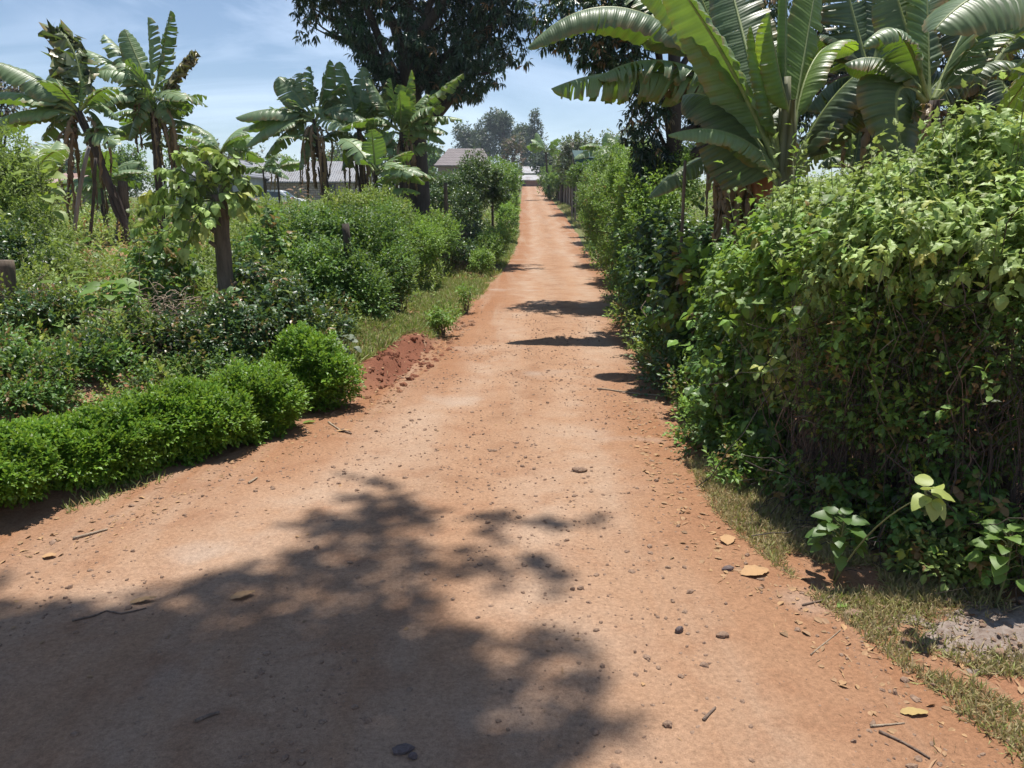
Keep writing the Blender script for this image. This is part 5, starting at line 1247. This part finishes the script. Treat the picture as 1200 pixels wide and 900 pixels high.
def stone_mesh(r, seed, sq=(1,.75,.6)):
    bm_ = ico(); V, F = bm_; V = V.copy(); g = np.random.default_rng(seed)
    # one subdivision, then uneven
    E = {}; V = list(V); F = F.reshape(-1,3); NF = []
    def mid(i, j):
        k = (min(i,j), max(i,j))
        if k not in E: E[k] = len(V); V.append(nrm((V[i]+V[j])/2))
        return E[k]
    for a, b, c in F:
        ab, bc, ca = mid(a,b), mid(b,c), mid(c,a); NF += [(a,ab,ca),(b,bc,ab),(c,ca,bc),(ab,bc,ca)]
    V = np.array(V); V = V*(1+.55*(vnoise(V*1.7+seed, seed)-.5)[:,None]+g.normal(0,.03,(len(V),1)))*r*np.array(sq)
    return V, np.array(NF).ravel()
def stone(label, u, v, r, seed, mat='stone', sq=(1,.75,.6), group=None, rz=0.):
    p = G(u, v); p[2] = float(T(p[0], p[1]))+.006+r*sq[2]*.45; V, F = stone_mesh(r, seed, sq)
    o = mesh('stone', V, F, np.full(len(F)//3, 3), M[mat]); o.location = p; o.rotation_euler = (0,0,rz); return tag(o, label, 'stone', group)
SGp = 'stones lying on the dirt road'
st0 = stone('dark stone standing up alone on the lower right of the road', 796, 741, .020, 1, 'stonedark', (1.1,.6,.8), SGp, .6)
stone('brown stone just right of the dark upright stone', 847, 748, .022, 2, 'stone', (1.1,.8,.6), SGp)
stone('grey stone at the dry grass beside the curled brown leaf', 853, 668, .024, 3, 'stonedark', (1.1,.7,.6), SGp)
stone('flat grey stone at the bottom edge of the road', 472, 885, .026, 4, 'stonedark', (1.3,.8,.4), SGp, .3)
stone('round grey pebble touching the flat stone at the bottom', 484, 893, .014, 5, 'stonedark', (1,.9,.8), SGp)
stone('flat brown stone far up in the middle of the road', 679, 553, .035, 6, 'stone', (1.4,.9,.5), SGp)
stone('pale stone in the lower right shadow fringe', 782, 856, .015, 7, 'stone', (1,.9,.7), SGp)
stone('reddish rock at the hedge foot right of the leaf litter', 1000, 722, .03, 8, 'stone', (1.2,.8,.5), SGp)
meshes = [stone_mesh(1, 30+k, (1,.8,.6)) for k in range(6)]; mm = []
for k, (V, F) in enumerate(meshes):
    o = mesh('stone', V*.001, F, np.full(len(F)//3,3), M['stone']); mm.append(o)
j = 0
for (u, v) in [(u_, v_) for u_, v_ in zip(rng.uniform(60,1080,110), 500+400*rng.random(150)**.8)]:
    g = G(u, v)
    if not (xl(g[1])+.1 < g[0] < xr(g[1])-.05): continue
    if j < 6: o = mm[j]
    else: o = mm[j%6].copy(); C.objects.link(o)
    s = float(np.clip(rng.lognormal(-4.85,.4), .004, .018)); o.scale = (s*1000,)*3
    o.location = (g[0], g[1], float(T(g[0], g[1]))+.004+s*.05); o.rotation_euler = (0,0,rng.uniform(0,6.28))
    tag(o, 'small reddish brown stone lying loose on the packed dirt', 'stone', 'small loose stones on the road'); j += 1
# fallen leaves
def fallen(label, u, v, L, tp, dry, shade=.6, yel=0., wid=1.2, rz=0., curl=True, name='fallen_leaf', mat='litter', lift=.012):
    p = G(u, v) if v > 300 else ground_pt(u, v); p[2] = float(T(p[0], p[1]))+lift
    o_, L0, N0 = TP[tp]; n = 9
    d = np.array([math.cos(rz), math.sin(rz), .05]); ts = np.linspace(0,1,n+1); V = []; idx = []
    w = .5*wid*np.sin(np.pi*np.clip(ts*.96+.02,0,1))**.75*.45
    side = np.array([-math.sin(rz), math.cos(rz), 0]); cols = np.array([-1,-.5,0,.5,1.])
    for i, t in enumerate(ts):
        for c_ in cols:
            z = .22*w[i]*c_*c_*1.3+.06*math.sin(5*t+c_)+ .10*t*t
            V.append(p+d*L*t+side*L*w[i]*c_*(1+.12*rng.normal())+np.array([0,0,L*max(z,0)*.6+rng.normal(0,.012)*L*.6]))
    V = np.array(V); V[:,2] = np.maximum(V[:,2], T(V[:,0], V[:,1])+.008)
    a = np.arange(n)[:,None]*5+np.arange(4)[None]; F = np.stack([a,a+1,a+6,a+5], -1).reshape(-1)
    o = mesh(name, V, F, np.full(n*4,4), M[mat], None, {'tint': np.tile([shade,yel,dry],(len(V),1))}, None, True)
    return tag(o, label, 'leaf', 'leaves fallen on the road')
fallen('large curled orange brown banana leaf scrap at the dry grass', 868, 676, .13, 'broad', 1, .9, .1, 1.7, .15)
fallen('orange brown leaf scrap left of the hedge foot plant', 852, 640, .10, 'broad', 1, .9, .1, 1.5, 1.3)
fallen('small orange leaf further up the dry grass', 915, 602, .07, 'broad', 1, .9, .1, 1.5, 1.8)
fallen('pale yellow leaf with a stalk at the lower right', 1055, 835, .085, 'broad', .6, 1., .6, 1.1, -.1)
fallen('grey green leaf in the shadow on the left of the road', 153, 710, .10, 'broad', .5, .9, .1, 1., .3)
fallen('dark curled leaf near the left edge of the road', 50, 657, .06, 'broad', 1, .1, 0, 1.6, .2)
fallen('broken dry leaf inside the shadow beside small stones', 270, 706, .10, 'broad', .9, .4, 0, 1.2, .5)
fallen('pale scrap of leaf at the hedge base near the cut bank', 395, 508, .10, 'broad', .9, .9, .1, 1.0, .1)
fallen('green leaf lying by the round bush', 355, 498, .09, 'broad', 0, .6, .1, 1.4, .2, mat='vine')
fallen('green leaf lying in the dry grass near the ash', 980, 714, .05, 'broad', 0, .6, .1, 1.5, .2, mat='vine')
fallen('pale dry leaf at the hedge foot beside the long stick', 812, 500, .10, 'broad', .8, 1., .2, 1.1, 2.3)
def stick(label, pts, r, mat, group='sticks lying on the road', name='stick'):
    p = np.array([G(u, v) for u, v in pts]); q = []
    for i in range(len(p)-1):
        for t in np.linspace(0,1,6)[:-1 if i < len(p)-2 else None]: q.append(p[i]*(1-t)+p[i+1]*t)
    q = np.array(q); q[:,2] = T(q[:,0], q[:,1])+.006+r*.8; m = MB(); m.tube(q, np.linspace(r, r*.6, len(q)), 6, wob=.06)
    return tag(m.build(name, M[mat], None, True), label, 'stick', group)
stick('pale peeled stick beside the left end of the low hedge', [(86,636),(127,626)], .008, 'paletwig')
stick('long thin pale cane across the right side of the road', [(700,458),(740,463),(808,468)], .009, 'paletwig')
stick('second pale cane end by the hedge foot', [(776,454),(812,453)], .008, 'paletwig')
stick('dark crooked twig in the shadow on the left', [(85,732),(110,726),(125,719),(143,723),(158,720),(172,716)], .004, 'twig')
stick('short dark stick at the lower left', [(230,854),(243,848),(258,843)], .007, 'twig')
stick('dry brown stalk at the lower right road edge', [(1030,858),(1060,872),(1090,888)], .005, 'twig')
stick('thin dry stalk crossing the one at the lower right', [(1020,852),(1060,848)], .004, 'paletwig')
stick('short brown stick standing out near the small stones', [(824,850),(838,834)], .006, 'twig')
stick('thin pale stalk by the dry grass on the right', [(950,768),(985,740)], .003, 'paletwig')
stick('dry twig poking out of the dry grass toward the road', [(940,712),(965,706),(990,694)], .005, 'twig')
stick('brown stick in front of the round bush', [(400,507),(412,511)], .010, 'twig')
stick('pale chip of wood beside the low hedge', [(292,572),(302,565)], .008, 'paletwig')
stick('pale broken cane in the cut bank', [(385,497),(400,508)], .008, 'paletwig')
stick('dark stick on the grey ash at the right edge', [(1160,728),(1185,742),(1205,750)], .004, 'twig')
def litter():
    m = MB()
    for (n, xf, y0, y1, L, sh) in [(2600, lambda y: xr(y)-.38+np.abs(rng.normal(0,.40,len(y))), 1.9, 11, .030, .75),(900, lambda y: xl(y)+.3-np.abs(rng.normal(0,.3,len(y))), 3.2, 9, .026, .7),(320, lambda y: rng.uniform(-2.2,1.3,len(y)), 1.9, 9, .02, .5),(500, lambda y: rng.uniform(-8.4,-6.3,len(y)), 9.5,14,.12,.8)]:
        y = rng.uniform(y0, y1, n); x = xf(y); p = np.column_stack([x, y, T(x, y)+.009]); a = rng.uniform(0,6.28,n)
        d = np.column_stack([np.cos(a), np.sin(a), rng.normal(.05,.1,n)]); t = np.column_stack([np.clip(rng.normal(sh,.3,n),0,1.3), np.zeros(n), rng.uniform(.2,1,n)])
        for tp, sel in (('oval', rng.random(n) < .45), ('blade', None)):
            if sel is None: sel = ~last
            last = sel
            V, LL, N, A = place(tp, p[sel], d[sel], nrm(np.array([0,0,1.])+rng.normal(0,.3,(sel.sum(),3))), L*rng.uniform(.4,1.6,sel.sum())*(1 if tp == 'oval' else 2.2), t[sel]); m.add(V, LL, N, A)
    tag(m.build('litter', M['litter']), 'bits of dry leaf and straw along the road edges', kind='stuff')
litter()
def ash():
    c = G(1150, 748); n = 44; xs = np.linspace(-.34,.62,n); ys = np.linspace(-.22,.2,n); X, Y = np.meshgrid(xs, ys)
    r = np.hypot((X-.12)/.46, Y/.2)+fbm(X+3, Y, 7, 91, 4)*.35; Z = T(X+c[0], Y+c[1])+.022*np.clip(1-r, -1.2, 1)+.022*fbm(X, Y, 24, 95, 4)
    V = np.stack([X+c[0], Y+c[1], Z], -1).reshape(-1,3); i = np.arange(n-1)[:,None]*n+np.arange(n-1)[None]
    tag(mesh('ash_patch', V, np.stack([i,i+1,i+n+1,i+n],-1), np.full((n-1)**2,4), barkmat('ash', (.20,.14,.11), (.37,.31,.27), 9, 1, .95, .6), smooth=True), 'grey ash on the ground at the lower right hedge foot', kind='stuff')
ash()
def clods():
    n = 900; V0, F0 = ico(); y = rng.uniform(5.7,10.5,n); x = xl(y)+.22-np.abs(rng.normal(0,.26,n)); s = np.clip(rng.lognormal(-4.7,.65,n),.004,.05)
    J = V0[None]*(1+rng.normal(0,.16,(n,12,1)))*s[:,None,None]*[1,1,.7]
    V = (J+np.stack([x,y,T(x,y)+s*.2],-1)[:,None]).reshape(-1,3); L = (F0[None]+np.arange(n)[:,None]*12).ravel()
    tag(mesh('clods', V, L, np.full(n*20,3), M['soil']), 'crumbled red clods along the cut bank', kind='stuff')
clods()

# ------------------------------------------------------------------ air
def haze():
    nt = NT('haze'); v = nt.n('ShaderNodeVolumePrincipled', {'Color': (.80,.90,1.0,1), 'Density': .0005, 'Anisotropy': .25}); nt.out(None, v.outputs[0])
    m = MB(); m.box((0, 665, 22), (930, 745, 26)); o = m.build('haze', nt.m); tag(o, 'pale blue air that fades the far trees', kind='stuff')
haze()
print('faces', sum(len(o.data.polygons) for o in bpy.data.objects if o.type == 'MESH'), 'objects', len(bpy.data.objects))
